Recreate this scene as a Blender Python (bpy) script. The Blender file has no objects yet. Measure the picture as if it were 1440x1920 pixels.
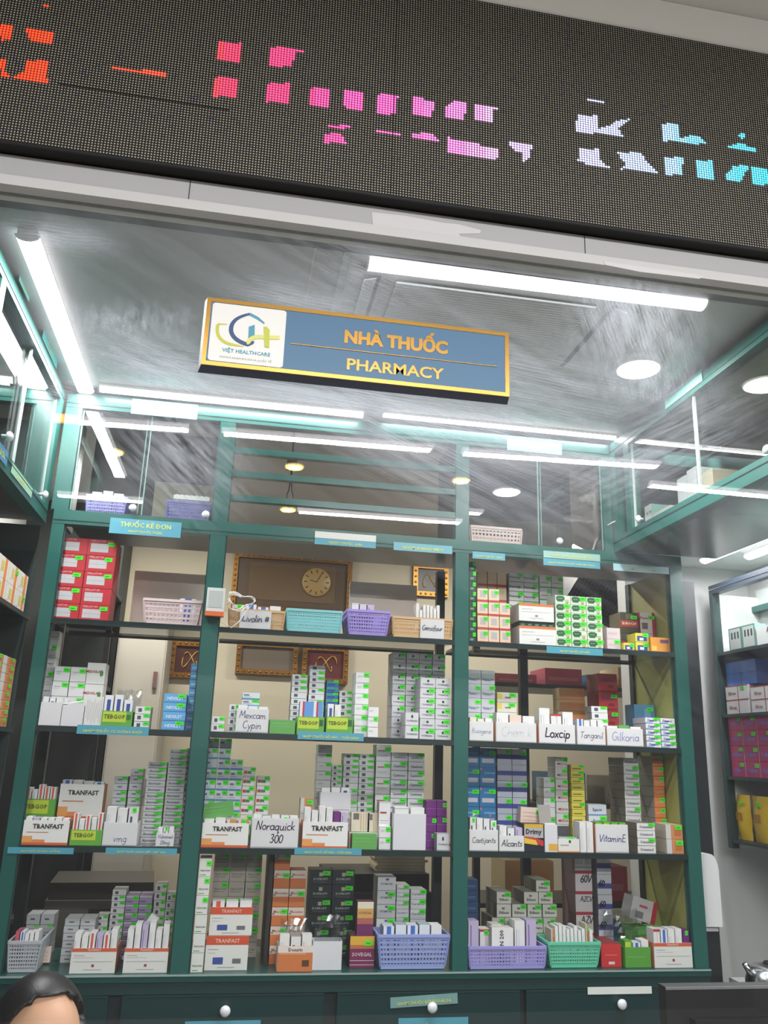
import bpy, bmesh, math, random
from mathutils import Vector, Matrix
random.seed(7)
R = random.random
def U(a, b): return random.uniform(a, b)

# ------------------------------------------------------------------ camera, world, exposure
scn = bpy.context.scene
COL = scn.collection
FPX = 1562.229
CAM = Vector((0, -2.875, 1.55))
YAW, PITCH, ROLL = math.radians(9.6912), math.radians(16.2054), math.radians(1.8869)
cf = Vector((math.sin(YAW)*math.cos(PITCH), math.cos(YAW)*math.cos(PITCH), math.sin(PITCH)))
r0 = Vector((math.cos(YAW), -math.sin(YAW), 0)); u0 = r0.cross(cf)
cr = math.cos(ROLL)*r0 + math.sin(ROLL)*u0
cu = -math.sin(ROLL)*r0 + math.cos(ROLL)*u0
cam = bpy.data.cameras.new('camera'); co = bpy.data.objects.new('camera', cam); COL.objects.link(co)
cam.sensor_fit = 'VERTICAL'; cam.sensor_height = 36; cam.lens = 36*FPX/1920; cam.clip_start = 0.02
M = Matrix((cr, cu, -cf)).transposed().to_4x4(); M.translation = CAM
co.matrix_world = M
scn.camera = co
scn.view_settings.view_transform = 'Standard'; scn.view_settings.look = 'None'
scn.view_settings.gamma = 1; scn.view_settings.exposure = 0.33
scn.cycles.transparent_max_bounces = 24; scn.cycles.max_bounces = 8
scn.cycles.caustics_reflective = False; scn.cycles.caustics_refractive = False
w = bpy.data.worlds.new('room_world'); scn.world = w; w.use_nodes = True
w.node_tree.nodes['Background'].inputs[0].default_value = (0.8, 0.88, 1, 1)
w.node_tree.nodes['Background'].inputs[1].default_value = 0.05
LAMP_W = 1.0          # master scale of the lamps
TUBE_WATT, DISC_WATT, HALL_WATT, HALLDISC_WATT, BACK_WATT = 14*LAMP_W, 9*LAMP_W, 50*LAMP_W, 0.4*LAMP_W, 18*LAMP_W

def P(px, py, Y=None, Z=None, X=None):
    d = (px-720)/FPX*cr - (py-960)/FPX*cu + cf
    if Y is not None: t = (Y-CAM.y)/d.y
    elif Z is not None: t = (Z-CAM.z)/d.z
    else: t = (X-CAM.x)/d.x
    return CAM + d*t

# ------------------------------------------------------------------ materials
_m = {}
def lin(c):
    return tuple((v/255/12.92 if v/255 <= 0.04045 else ((v/255+0.055)/1.055)**2.4) for v in c)
def mat(c, rough=0.55, metal=0.0, emit=0.0, noise=0.0, nscale=30):
    key = (tuple(c), rough, metal, emit, noise, nscale)
    if key in _m: return _m[key]
    m = bpy.data.materials.new('paint_%d' % len(_m)); m.use_nodes = True
    nt = m.node_tree; b = nt.nodes['Principled BSDF']; l = lin(c)
    b.inputs['Base Color'].default_value = (*l, 1); b.inputs['Roughness'].default_value = rough; b.inputs['Metallic'].default_value = metal
    if emit:
        b.inputs['Emission Color'].default_value = (*l, 1); b.inputs['Emission Strength'].default_value = emit
    if noise:
        tc = nt.nodes.new('ShaderNodeTexCoord'); n = nt.nodes.new('ShaderNodeTexNoise'); n.inputs['Scale'].default_value = nscale
        n.inputs['Detail'].default_value = 4
        mx = nt.nodes.new('ShaderNodeMix'); mx.data_type = 'RGBA'
        mx.inputs[6].default_value = (*[v*(1-noise) for v in l], 1); mx.inputs[7].default_value = (*[min(1, v*(1+noise)) for v in l], 1)
        nt.links.new(tc.outputs['Object'], n.inputs['Vector']); nt.links.new(n.outputs['Fac'], mx.inputs[0]); nt.links.new(mx.outputs[2], b.inputs['Base Color'])
    _m[key] = m; return m

def glass_mat(name, tint=(1, 1, 1), rough=0.0, boost=1.0, smudge=None):
    """thin architectural glass: clear pane plus Schlick reflection (same on both faces)"""
    m = bpy.data.materials.new(name); m.use_nodes = True; nt = m.node_tree; nt.nodes.clear()
    N = nt.nodes.new; L = nt.links.new
    out = N('ShaderNodeOutputMaterial'); tr = N('ShaderNodeBsdfTransparent'); gl = N('ShaderNodeBsdfGlossy'); mix = N('ShaderNodeMixShader')
    tr.inputs[0].default_value = (*tint, 1); gl.inputs['Roughness'].default_value = rough
    ge = N('ShaderNodeNewGeometry'); dt = N('ShaderNodeVectorMath'); dt.operation = 'DOT_PRODUCT'
    L(ge.outputs['Normal'], dt.inputs[0]); L(ge.outputs['Incoming'], dt.inputs[1])
    def mth(op, a, b=None):
        n = N('ShaderNodeMath'); n.operation = op
        for i, v in enumerate((a, b)):
            if v is None: continue
            if isinstance(v, (int, float)): n.inputs[i].default_value = v
            else: L(v, n.inputs[i])
        return n.outputs[0]
    c = mth('ABSOLUTE', dt.outputs['Value']); c = mth('SUBTRACT', 1.0, c); c = mth('POWER', c, 5.0)
    c = mth('MULTIPLY', c, 0.96); c = mth('ADD', c, 0.04); c = mth('MULTIPLY', c, boost); c = mth('MINIMUM', c, 1.0)
    L(c, mix.inputs[0]); L(tr.outputs[0], mix.inputs[1]); L(gl.outputs[0], mix.inputs[2])
    last = mix.outputs[0]
    if smudge:
        tc = N('ShaderNodeTexCoord')
        tot = None
        for (cx, cz, sx, sz, amp, ang) in smudge:
            mp = N('ShaderNodeMapping'); mp.vector_type = 'TEXTURE'
            mp.inputs['Location'].default_value = (cx, 0, cz); mp.inputs['Rotation'].default_value = (0, ang, 0); mp.inputs['Scale'].default_value = (sx, 1, sz)
            L(tc.outputs['Object'], mp.inputs[0])
            sp = N('ShaderNodeSeparateXYZ'); L(mp.outputs[0], sp.inputs[0])
            q = mth('ADD', mth('MULTIPLY', sp.outputs[0], sp.outputs[0]), mth('MULTIPLY', sp.outputs[2], sp.outputs[2]))
            g = mth('MULTIPLY', mth('POWER', 2.718, mth('MULTIPLY', q, -1.2)), amp)
            # wiping streaks that run along the smear
            wv = N('ShaderNodeTexNoise'); wv.inputs['Scale'].default_value = 3.0; wv.inputs['Detail'].default_value = 9
            wv.inputs['Roughness'].default_value = 0.72; wv.inputs['Distortion'].default_value = 0.55
            st = N('ShaderNodeMapping'); st.inputs['Scale'].default_value = (0.55, 1, 4.6)
            L(mp.outputs[0], st.inputs[0]); L(st.outputs[0], wv.inputs['Vector'])
            v = mth('MULTIPLY', mth('SUBTRACT', wv.outputs['Fac'], 0.36), 3.6)
            v = mth('MAXIMUM', mth('MINIMUM', v, 1.0), 0.0)
            g = mth('MULTIPLY', g, v)
            tot = g if tot is None else mth('ADD', tot, g)
        tot = mth('ADD', mth('MINIMUM', mth('MULTIPLY', tot, 1.15), 0.42), 0.006)
        df = N('ShaderNodeBsdfDiffuse'); df.inputs[0].default_value = (0.80, 0.84, 0.92, 1)
        tl = N('ShaderNodeBsdfTranslucent'); tl.inputs[0].default_value = (0.80, 0.84, 0.92, 1)
        ad = N('ShaderNodeMixShader'); ad.inputs[0].default_value = 0.6; L(df.outputs[0], ad.inputs[1]); L(tl.outputs[0], ad.inputs[2])
        m2 = N('ShaderNodeMixShader'); L(tot, m2.inputs[0]); L(last, m2.inputs[1]); L(ad.outputs[0], m2.inputs[2]); last = m2.outputs[0]
    L(last, out.inputs[0]); return m

GREEN = mat((34, 92, 84), 0.32, 0.0, noise=0.10, nscale=9)
DGREEN = mat((22, 58, 56), 0.4)
BLACK = mat((14, 14, 16), 0.5); DARK = mat((34, 34, 36), 0.5); CHAR = mat((58, 58, 60), 0.6)
WHITE = mat((230, 230, 226), 0.5); PAPER = mat((216, 216, 217), 0.7); OFFW = mat((222, 222, 216), 0.6)
STICK = mat((70, 232, 40), 0.5)
TEAL = mat((82, 158, 178), 0.4); YELT = mat((216, 220, 90), 0.5)
CHROME = mat((215, 218, 220), 0.22, 1.0); GOLD = mat((156, 120, 62), 0.27, 1.0)
KNOB = mat((230, 232, 236), 0.18, 0.0)
PANE = glass_mat('clear_glass', (0.97, 0.985, 0.98), boost=1.0)
SHELFG = glass_mat('smoked_shelf_glass', (0.74, 0.79, 0.77), boost=1.5)
ACRYL = glass_mat('plastic_film', (0.90, 0.92, 0.93), rough=0.12, boost=3.0)

# ------------------------------------------------------------------ mesh builder
class MB:
    def __init__(s): s.v = []; s.f = []; s.mi = []; s.ms = []; s.smooth = []
    def _m(s, m):
        if m not in s.ms: s.ms.append(m)
        return s.ms.index(m)
    def add(s, verts, faces, m, smooth=False):
        o = len(s.v); k = s._m(m); s.v += [tuple(v) for v in verts]
        for f in faces: s.f.append([i+o for i in f]); s.mi.append(k); s.smooth.append(smooth)
        return s
    def box(s, x0, x1, y0, y1, z0, z1, m, top=None, side=None):
        v = [(x0,y0,z0),(x1,y0,z0),(x1,y1,z0),(x0,y1,z0),(x0,y0,z1),(x1,y0,z1),(x1,y1,z1),(x0,y1,z1)]
        s.add(v, [(0,1,5,4),(2,3,7,6),(0,3,2,1)], m)
        s.add(v, [(1,2,6,5),(3,0,4,7)], side or m); s.add(v, [(4,5,6,7)], top or m); return s
    def quad(s, a, b, c, d, m): return s.add([a, b, c, d], [(0,1,2,3)], m)
    def obox(s, c, ax, ay, az, m):
        c, ax, ay, az = map(Vector, (c, ax, ay, az)); v = []
        for k in (-1, 1):
            for i, j in ((-1,-1),(1,-1),(1,1),(-1,1)): v.append(c+ax*i+ay*j+az*k)
        return s.add(v, [(0,3,2,1),(4,5,6,7),(0,1,5,4),(1,2,6,5),(2,3,7,6),(3,0,4,7)], m)
    def bar(s, p, q, wd, th, nrm, m):
        p, q, nrm = Vector(p), Vector(q), Vector(nrm).normalized(); d = (q-p); sd = d.cross(nrm)
        if sd.length < 1e-9: return s
        return s.obox((p+q)/2, d/2, sd.normalized()*wd/2, nrm*th/2, m)
    def tube(s, pts, r, m, n=8, closed=False, flat=1.0):
        pts = [Vector(p) for p in pts]; rings = []
        k = len(pts)
        for i, p in enumerate(pts):
            a = pts[(i-1) % k] if (closed or i) else p; b = pts[(i+1) % k] if (closed or i < k-1) else p
            t = (b-a).normalized() if (b-a).length > 1e-9 else Vector((0,0,1))
            ref = Vector((0,0,1)) if abs(t.z) < 0.9 else Vector((1,0,0))
            e1 = t.cross(ref).normalized(); e2 = t.cross(e1).normalized()
            rr = r[i] if isinstance(r, (list, tuple)) else r
            rings.append([p+e1*math.cos(2*math.pi*j/n)*rr+e2*math.sin(2*math.pi*j/n)*rr*flat for j in range(n)])
        v = [x for g in rings for x in g]; f = []
        for i in range(k if closed else k-1):
            i2 = (i+1) % k
            for j in range(n): f.append((i*n+j, i*n+(j+1) % n, i2*n+(j+1) % n, i2*n+j))
        if not closed: f += [tuple(range(n))[::-1], tuple((k-1)*n+j for j in range(n))]
        return s.add(v, f, m, True)
    def lathe(s, c, prof, m, n=20, axis='z', squash=1.0):
        c = Vector(c); v = []; f = []
        for r, h in prof:
            for j in range(n):
                a = 2*math.pi*j/n; x, y = r*math.cos(a), r*math.sin(a)*squash
                v.append(c+(Vector((x, y, h)) if axis == 'z' else Vector((x, -h, y)) if axis == '-y' else Vector((-h, x, y)) if axis == '-x' else Vector((h, x, y))))
        for i in range(len(prof)-1):
            for j in range(n): f.append((i*n+j, i*n+(j+1) % n, (i+1)*n+(j+1) % n, (i+1)*n+j))
        f += [tuple(range(n))[::-1], tuple((len(prof)-1)*n+j for j in range(n))]
        return s.add(v, f, m, True)
    def prism(s, pts, n, th, m):
        """planar outline pts extruded by th along n"""
        pts = [Vector(p) for p in pts]; n = Vector(n).normalized()*th; k = len(pts)
        v = pts+[p+n for p in pts]
        return s.add(v, [tuple(range(k))[::-1], tuple(range(k, 2*k))]+[(i, (i+1) % k, k+(i+1) % k, k+i) for i in range(k)], m)
    def mesh(s, name):
        me = bpy.data.meshes.new(name); me.from_pydata(s.v, [], s.f)
        for m in s.ms: me.materials.append(m)
        me.polygons.foreach_set('material_index', s.mi); me.polygons.foreach_set('use_smooth', s.smooth); me.update()
        bm = bmesh.new(); bm.from_mesh(me); bmesh.ops.recalc_face_normals(bm, faces=bm.faces); bm.to_mesh(me); bm.free()
        return me
    def build(s, name, parent=None, loc=(0,0,0), rz=0, label=None):
        return link(name, s.mesh(name), parent, loc, rz, label)
def link(name, me, parent=None, loc=(0,0,0), rz=0, label=None):
    o = bpy.data.objects.new(name, me); COL.objects.link(o); o.location = loc; o.rotation_euler = (0, 0, rz) if not isinstance(rz, tuple) else rz
    if parent: o.parent = parent
    if label: o['label'] = label
    return o
SEEN = set()
def tag(o, label, cat, group=None):
    n = len(label.split())
    if n < 4 or n > 16: print('LABEL LEN', n, label)
    if label in SEEN: print('LABEL DUP', label)
    SEEN.add(label)
    o['label'] = label; o['category'] = cat
    if group: o['group'] = group
    return o
def thing(name, loc, label, cat, group=None, rz=0):
    o = bpy.data.objects.new(name, None); COL.objects.link(o); o.location = loc
    o.rotation_euler = (0, 0, rz) if not isinstance(rz, tuple) else rz; o.empty_display_size = 0.05
    return tag(o, label, cat, group)
def struct(o): o['kind'] = 'structure'; return o

# ------------------------------------------------------------------ lettering
_t = {}
def text_geo(s, bold=0.0, shear=0.0, res=1):
    k = (s, bold, shear, res)
    if k in _t: return _t[k]
    if 'Đ' in s:                                              # D with its bar drawn separately
        v, f, W, H = text_geo(s.replace('Đ', 'D'), bold, shear, res); v = list(v); f = list(f); wd, ht = text_geo('D', bold, shear, res)[2:]
        for i, ch in enumerate(s):
            if ch == 'Đ':
                pre = text_geo((s[:i]+'D').replace('Đ', 'D'), bold, shear, res); x = pre[2]-wd; y = (H-pre[3] if H > pre[3] else 0)*0+ht*.5; n = len(v)
                v += [(x-.09, y-.035), (x+wd*.5, y-.035), (x+wd*.5, y+.035), (x-.09, y+.035)]; f.append((n, n+1, n+2, n+3))
        _t[k] = (v, f, W, H); return _t[k]
    cu_ = bpy.data.curves.new('letters', 'FONT'); cu_.body = s; cu_.resolution_u = res; cu_.offset = bold; cu_.shear = shear; cu_.size = 1
    o = bpy.data.objects.new('letters', cu_); me = bpy.data.meshes.new_from_object(o)
    v = [tuple(x.co) for x in me.vertices]; f = [tuple(p.vertices) for p in me.polygons]
    bpy.data.objects.remove(o); bpy.data.meshes.remove(me)
    if not v: _t[k] = ([], [], 1, 1); return _t[k]
    x0 = min(a[0] for a in v); x1 = max(a[0] for a in v); y0 = min(a[1] for a in v); y1 = max(a[1] for a in v)
    v = [(a[0]-x0, a[1]-y0) for a in v]; _t[k] = (v, f, x1-x0, y1-y0); return _t[k]
def put_text(mb, s, o, ex, ez, width, height, m, bold=0.0, shear=0.0, align='c'):
    """text centred on o, spread along unit vectors ex, ez; fits width x height"""
    v, f, W, H = text_geo(s, bold, shear)
    if not v: return
    k = min(width/W, height/H); o, ex, ez = Vector(o), Vector(ex), Vector(ez); dx = -W/2 if align == 'c' else 0
    mb.add([o+ex*(a[0]+dx)*k+ez*(a[1]-H/2)*k for a in v], f, m)
def stretch_text(mb, s, o, ex, ez, width, height, m, bold=0.0):
    v, f, W, H = text_geo(s, bold, 0.0, 4)
    o, ex, ez = Vector(o), Vector(ex), Vector(ez)
    mb.add([o+ex*(a[0]-W/2)*width/W+ez*(a[1]-H/2)*height/H for a in v], f, m)
def arc(cx, cy, rx, ry, a0, a1, n=9): return [(cx+rx*math.cos(math.radians(a0+(a1-a0)*i/(n-1))), cy+ry*math.sin(math.radians(a0+(a1-a0)*i/(n-1)))) for i in range(n)]
PEN = {
 'a': (.6, [arc(.28,.25,.22,.25,60,420,12), [(.5,.5),(.5,.08),(.6,0)]]), 'b': (.55, [[(.1,1),(.1,0)], arc(.28,.25,.2,.25,180,-180,12)]),
 'c': (.5, [arc(.3,.25,.24,.25,50,310)]), 'd': (.6, [arc(.28,.25,.22,.25,60,420,12), [(.5,1),(.5,.05),(.6,0)]]),
 'e': (.52, [[(.06,.26),(.48,.3)]+arc(.27,.26,.22,.25,10,310)]), 'f': (.4, [[(.42,.9),(.3,1),(.2,.85),(.18,-.25)], [(.02,.48),(.38,.52)]]),
 'g': (.56, [arc(.28,.25,.22,.25,60,420,12), [(.5,.5),(.48,-.25),(.3,-.4),(.08,-.3)]]), 'h': (.58, [[(.1,1),(.1,0)], [(.1,.3),(.3,.5),(.46,.4),(.46,0)]]),
 'i': (.26, [[(.12,.5),(.12,.05),(.22,0)], [(.13,.72),(.15,.76)]]), 'j': (.3, [[(.2,.5),(.18,-.3),(.02,-.35)], [(.2,.72),(.22,.76)]]),
 'k': (.5, [[(.1,1),(.1,0)], [(.44,.5),(.12,.22),(.46,0)]]), 'l': (.25, [[(.1,1),(.1,.08),(.22,0)]]),
 'm': (.85, [[(.08,.5),(.08,0)], [(.08,.3),(.22,.5),(.38,.42),(.38,0)], [(.38,.32),(.54,.5),(.7,.4),(.7,.05),(.82,0)]]),
 'n': (.6, [[(.08,.5),(.08,0)], [(.08,.3),(.28,.5),(.44,.4),(.44,.05),(.56,0)]]), 'o': (.54, [arc(.27,.25,.22,.25,80,440,12)]),
 'p': (.56, [[(.1,.5),(.06,-.4)], arc(.28,.25,.2,.25,170,-170,12)]), 'q': (.58, [arc(.26,.25,.2,.25,60,420,12), [(.48,.5),(.46,-.4),(.58,-.25)]]),
 'r': (.42, [[(.08,.5),(.08,0)], [(.08,.28),(.24,.48),(.4,.44)]]), 's': (.44, [[(.4,.45),(.22,.5),(.1,.38),(.36,.16),(.24,0),(.04,.06)]]),
 't': (.38, [[(.18,.85),(.16,.1),(.32,0)], [(.02,.52),(.36,.54)]]), 'u': (.6, [[(.08,.5),(.1,.1),(.26,0),(.46,.2),(.46,.5)], [(.46,.5),(.48,.05),(.58,0)]]),
 'v': (.5, [[(.04,.5),(.22,0),(.44,.5)]]), 'x': (.5, [[(.06,.5),(.44,0)], [(.44,.5),(.04,0)]]), 'y': (.52, [[(.06,.5),(.24,.05)], [(.46,.5),(.12,-.4)]]),
 'A': (.75, [[(.04,0),(.36,1),(.66,0)], [(.16,.36),(.58,.4)]]), 'B': (.65, [[(.1,1),(.1,0)], [(.1,1),(.45,.9),(.42,.6),(.1,.52),(.52,.42),(.5,.08),(.1,0)]]),
 'C': (.68, [arc(.38,.5,.33,.5,50,310)]), 'E': (.6, [[(.52,1),(.1,.98),(.1,0),(.54,.02)], [(.1,.5),(.46,.52)]]), 'G': (.72, [arc(.38,.5,.33,.5,50,330)+[(.68,.42),(.4,.42)]]),
 'L': (.58, [[(.14,1),(.1,.05),(.54,.08)]]), 'M': (.85, [[(.06,0),(.14,1),(.4,.3),(.68,1),(.76,0)]]), 'N': (.72, [[(.08,0),(.12,1),(.56,0),(.62,1)]]),
 'T': (.68, [[(.02,.95),(.68,1)], [(.36,.98),(.3,0)]]), 'V': (.66, [[(.04,1),(.28,0),(.64,1)]]), 'W': (.9, [[(.04,1),(.2,0),(.42,.7),(.6,0),(.86,1)]]),
 'Z': (.6, [[(.06,.98),(.54,1),(.06,0),(.58,.03)]]), '0': (.5, [arc(.26,.42,.2,.42,90,450,14)]), '1': (.3, [[(.04,.7),(.18,.95),(.18,0)]]),
 '2': (.5, [[(.06,.7),(.24,.92),(.42,.72),(.06,.02),(.48,.04)]]), '3': (.5, [[(.08,.85),(.3,.92),(.4,.7),(.2,.5),(.44,.3),(.3,.02),(.05,.08)]]),
 '6': (.5, [[(.4,.92),(.12,.5)]+arc(.25,.24,.18,.23,170,-180,10)]), '8': (.5, [arc(.25,.68,.17,.2,270,-90,10), arc(.25,.24,.2,.24,90,450,12)]), '#': (.6, [[(.18,.85),(.12,.1)], [(.42,.85),(.36,.1)], [(.02,.6),(.56,.64)], [(0,.32),(.54,.36)]]),
 ' ': (.35, []),
}
def put_hand(mb, s, o, ex, ez, width, height, m, pen=0.05, slant=0.14):
    o, ex, ez = Vector(o), Vector(ex), Vector(ez); x = 0; strokes = []
    for ch in s:
        wd, st = PEN.get(ch, PEN['n']); dy = U(-.04, .04)
        strokes += [[(x+a+slant*b, b+dy) for a, b in q] for q in st]; x += wd
    W = x; k = min(width/W, height/1.3); nrm = ex.cross(ez)
    for q in strokes:
        pts = [o+ex*(a-W/2)*k+ez*(b-.4)*k for a, b in q]
        for a, b in zip(pts, pts[1:]):
            d = (b-a)
            if d.length < 1e-7: continue
            n = d.normalized().cross(nrm)*pen*k*.72; e = d.normalized()*pen*k*.3
            mb.add([a-e-n, b+e-n, b+e+n, a-e+n], [(0,1,2,3)], m)

# ================================================================== THE ROOM
CEIL = 2.775
YG = -1.875            # outer face of the counter glass
def wallbox(name, x0, x1, y0, y1, z0, z1, m): return struct(MB().box(x0, x1, y0, y1, z0, z1, m).build(name))
CEILM = mat((196, 196, 196), 0.6, noise=0.03, nscale=3); WALLM = mat((212, 214, 212), 0.65, noise=0.03, nscale=4)
BEIGE = mat((206, 196, 172), 0.65, noise=0.05, nscale=3); TILE = mat((150, 146, 138), 0.3, noise=0.15, nscale=5)
wallbox('floor', -3.2, 3.6, -6.6, 3.1, -0.1, 0, TILE)
wallbox('ceiling', -3.2, 3.6, -1.856, 3.1, CEIL, CEIL+.1, CEILM)
wallbox('ceiling_hall', -3.2, 3.6, -6.6, -1.857, CEIL, CEIL+.1, mat((170, 170, 168), 0.7))
wallbox('wall_hall', -3.2, 3.6, -6.7, -6.6, 0, CEIL, mat((70, 68, 66), 0.7))
wallbox('wall_left', -3.3, -3.2, -6.6, 3.1, 0, CEIL, mat((120, 120, 118), 0.7))
wallbox('wall_right', 3.6, 3.7, -6.6, 3.1, 0, CEIL, mat((120, 120, 118), 0.7))
wallbox('wall_pharmacy_left', -1.2, -1.12, -1.78, 1.9, 0, CEIL, WALLM)
wallbox('wall_pharmacy_right', 2.26, 2.34, -1.78, .5, 0, CEIL, WALLM)
wallbox('wall_pharmacy_end', 1.665, 2.34, .5, .58, 0, CEIL, WALLM)
wallbox('wall_back', -1.2, 3.6, 1.9, 1.98, 0, CEIL, BEIGE)
# front wall around the glass: header, counter front
wallbox('wall_front_header', -1.6, 2.7, -1.866, -1.856, 2.236, CEIL, OFFW)
wallbox('wall_front_counter', -1.6, 2.7, -1.93, -1.72, 0, .98, mat((70, 78, 76), 0.4))
wallbox('wall_front_left', -3.2, -1.6, -1.93, -1.78, 0, CEIL, OFFW)
wallbox('wall_front_right', 2.7, 3.6, -1.93, -1.78, 0, CEIL, OFFW)
wallbox('trim_ceiling_bulkhead', -1.12, 2.26, -1.855, -1.045, CEIL-.012, CEIL-.001, mat((112, 112, 114), 0.7))
# cornice over the display
c = MB(); prof = [(-1.866, 2.66), (-1.90, 2.665), (-1.93, 2.70), (-1.915, 2.72), (-1.93, 2.745), (-1.93, 2.7745), (-1.866, 2.7745)]
c.prism([(-1.6, y, z) for y, z in prof], (1, 0, 0), 4.3, mat((222, 222, 217), 0.5)); struct(c.build('trim_cornice'))
# fascia and lip under the display
f = MB(); f.box(-1.6, 2.7, -1.884, -1.866, 2.252, 2.286, mat((184, 185, 186), 0.4)); struct(f.build('trim_fascia'))
f = MB(); f.box(-1.6, 2.7, -1.892, -1.866, 2.236, 2.2505, mat((206, 207, 206), 0.4)); struct(f.build('trim_lip'))
f = MB()
for px in (1095, 345):
    a = P(px, 440, Y=-1.884); f.box(a.x, a.x+.0012, -1.8846, -1.884, 2.253, 2.2855, CHAR)
struct(f.build('trim_fascia_seams'))

# the big pane of counter glass, with wiping smears
def gl(px, py): q = P(px, py, Y=YG); return q.x, q.z
SM = []
for px, py, sx, sy, a, ang in ((1195, 600, 75, 90, .50, 1.3), (1230, 720, 40, 90, .22, 1.5), (620, 735, 260, 38, .42, .08), (930, 690, 240, 60, .24, .1), (235, 600, 26, 110, .22, 1.45), (300, 690, 110, 40, .38, .3),
                           (160, 745, 60, 22, .5, .2), (350, 850, 75, 70, .30, .7), (560, 560, 90, 22, .3, .1), (700, 510, 80, 60, .20, .3), (790, 840, 190, 60, .26, .4), (1000, 830, 150, 55, .24, .2), (110, 440, 60, 22, .4, 0), (760, 600, 700, 260, .07, .5), (1240, 830, 150, 60, .18, -.5)):
    x, z = gl(px, py); k = 0.00078; SM.append((x, z, sx*k*1.25, sy*k*1.25, a, ang))
FRONT = glass_mat('counter_glass_with_smears', (0.975, 0.985, 0.985), smudge=SM)
g = MB().box(-1.6, 2.7, YG, YG+.008, .98, 2.236, FRONT).build('window_1'); struct(g)

# ------------------------------------------------------------------ LED message display
d = thing('led_display', (0.35, -1.868, 2.289), 'long black LED message display with red, pink and blue glowing letters above glass', 'sign')
LY = -1.905; X0, X1 = -.64, 1.06; Z0, Z1 = 2.289, 2.662
MB().box(X0-.75, X1+.9, LY+.001, -1.867, Z0, Z1, mat((16, 16, 17), 0.75)).build('display_panel', d).matrix_parent_inverse = Matrix.Translation(d.location).inverted()
e = MB()
e.box(X0-.75, X1+.9, LY-.002, LY+.001, Z0-.0022, Z0+.0005, BLACK)
for px, py in ((735, 300),): 
    x = P(px, py, Y=LY).x; e.box(x-.0006, x+.0006, LY-.0009, LY+.001, Z0, Z1, BLACK)
za = P(420, 205, Y=LY).z; e.box(P(110, 160, Y=LY).x, P(430, 205, Y=LY).x, LY-.0009, LY+.001, za-.0006, za+.0006, BLACK)
e.build('bezel', d).matrix_parent_inverse = Matrix.Translation(d.location).inverted()
LIT = [[(77,5),(96,13),(92,14),(80,9)],[(0,45),(24,47),(20,76),(0,75)],[(45,54),(99,59),(96,83),(57,78)],[(0,108),(10,108),(11,135),(19,145),(0,143)],[(50,112),(89,114),(88,145),(94,156),(26,145),(45,135)],
 [(205,126),(309,134),(310,143),(297,144)],[(409,77),(453,81),(449,118),(405,113)],[(505,87),(570,93),(570,97),(552,99),(549,126),(506,123)],[(400,144),(445,147),(442,184),(396,180)],[(504,154),(546,157),(543,194),(499,191)],
 [(585,162),(619,166),(615,201),(578,197)],[(647,170),(683,174),(681,206),(646,203)],[(612,231),(659,238),(645,242),(620,239)],[(607,255),(625,246),(642,252),(650,270),(605,267)],[(700,243),(755,250),(750,255),(705,247)],
 [(710,176),(752,180),(744,186),(743,215),(708,213)],[(777,181),(814,190),(810,220),(772,214)],[(849,189),(875,192),(870,226),(833,221),(836,202)],[(892,196),(940,201),(926,206),(924,231),(892,226)],[(770,248),(810,251),(822,264),(775,257)],
 [(840,257),(935,280),(932,299),(837,286)],[(955,267),(997,270),(995,295),(982,302),(977,287),(960,280)],[(1060,176),(1132,188),(1131,192),(1060,179)],[(1082,215),(1120,217),(1124,240),(1150,232),(1160,225),(1180,223),(1160,240),(1167,255),(1080,247)],
 [(1087,277),(1124,280),(1127,302),(1145,314),(1070,302),(1087,299)],[(1155,284),(1200,287),(1234,324),(1165,317),(1175,309)],[(1240,231),(1272,232),(1276,260),(1295,252),(1315,257),(1326,272),(1275,265),(1245,264)],[(1247,294),(1280,296),(1281,330),(1247,326)],
 [(1305,299),(1337,302),(1339,336),(1307,332)],[(1392,247),(1402,255),(1392,260),(1382,256)],[(1365,275),(1385,269),(1419,277),(1417,285),(1390,280)],[(1359,332),(1375,312),(1397,309),(1405,311),(1390,340),(1365,339)],[(1407,311),(1440,316),(1440,347),(1412,345)]]
POLY = [[(q.x, q.z) for q in (P(a, b, Y=LY) for a, b in pl)] for pl in LIT]
BB = [(min(a for a, b in p), max(a for a, b in p), min(b for a, b in p), max(b for a, b in p)) for p in POLY]
def inside(x, z):
    for p, (a0, a1, b0, b1) in zip(POLY, BB):
        if x < a0 or x > a1 or z < b0 or z > b1: continue
        c_ = False; j = len(p)-1
        for i in range(len(p)):
            if (p[i][1] > z) != (p[j][1] > z) and x < (p[j][0]-p[i][0])*(z-p[i][1])/(p[j][1]-p[i][1])+p[i][0]: c_ = not c_
            j = i
        if c_: return True
    return False
RAMP = [(0, (255, 60, 30)), (300, (255, 70, 50)), (420, (255, 60, 90)), (560, (255, 66, 120)), (720, (255, 90, 165)), (860, (240, 120, 205)), (960, (210, 170, 235)), (1100, (190, 190, 240)), (1230, (170, 200, 245)), (1300, (110, 205, 245)), (1440, (70, 215, 245))]
RX = [(P(a, 250, Y=LY).x, c_) for a, c_ in RAMP]
def lit_mat(x):
    for (a, ca), (b, cb) in zip(RX, RX[1:]):
        if x <= b: t = max(0, min(1, (x-a)/(b-a))); break
    else: t = 1
    t = round(t*3)/3
    return mat(tuple(int(u+(v-u)*t) for u, v in zip(ca, cb)), 0.5, 0, 2.2)
UNL = [mat((186, 180, 160), 0.6), mat((168, 166, 160), 0.6), mat((176, 160, 128), 0.6), mat((150, 150, 168), 0.6)]
dots = MB(); PIT = .004; XD = X0-.40; nx = int((X1+.2-XD)/PIT); nz = int((Z1-Z0-.004)/PIT)
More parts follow.
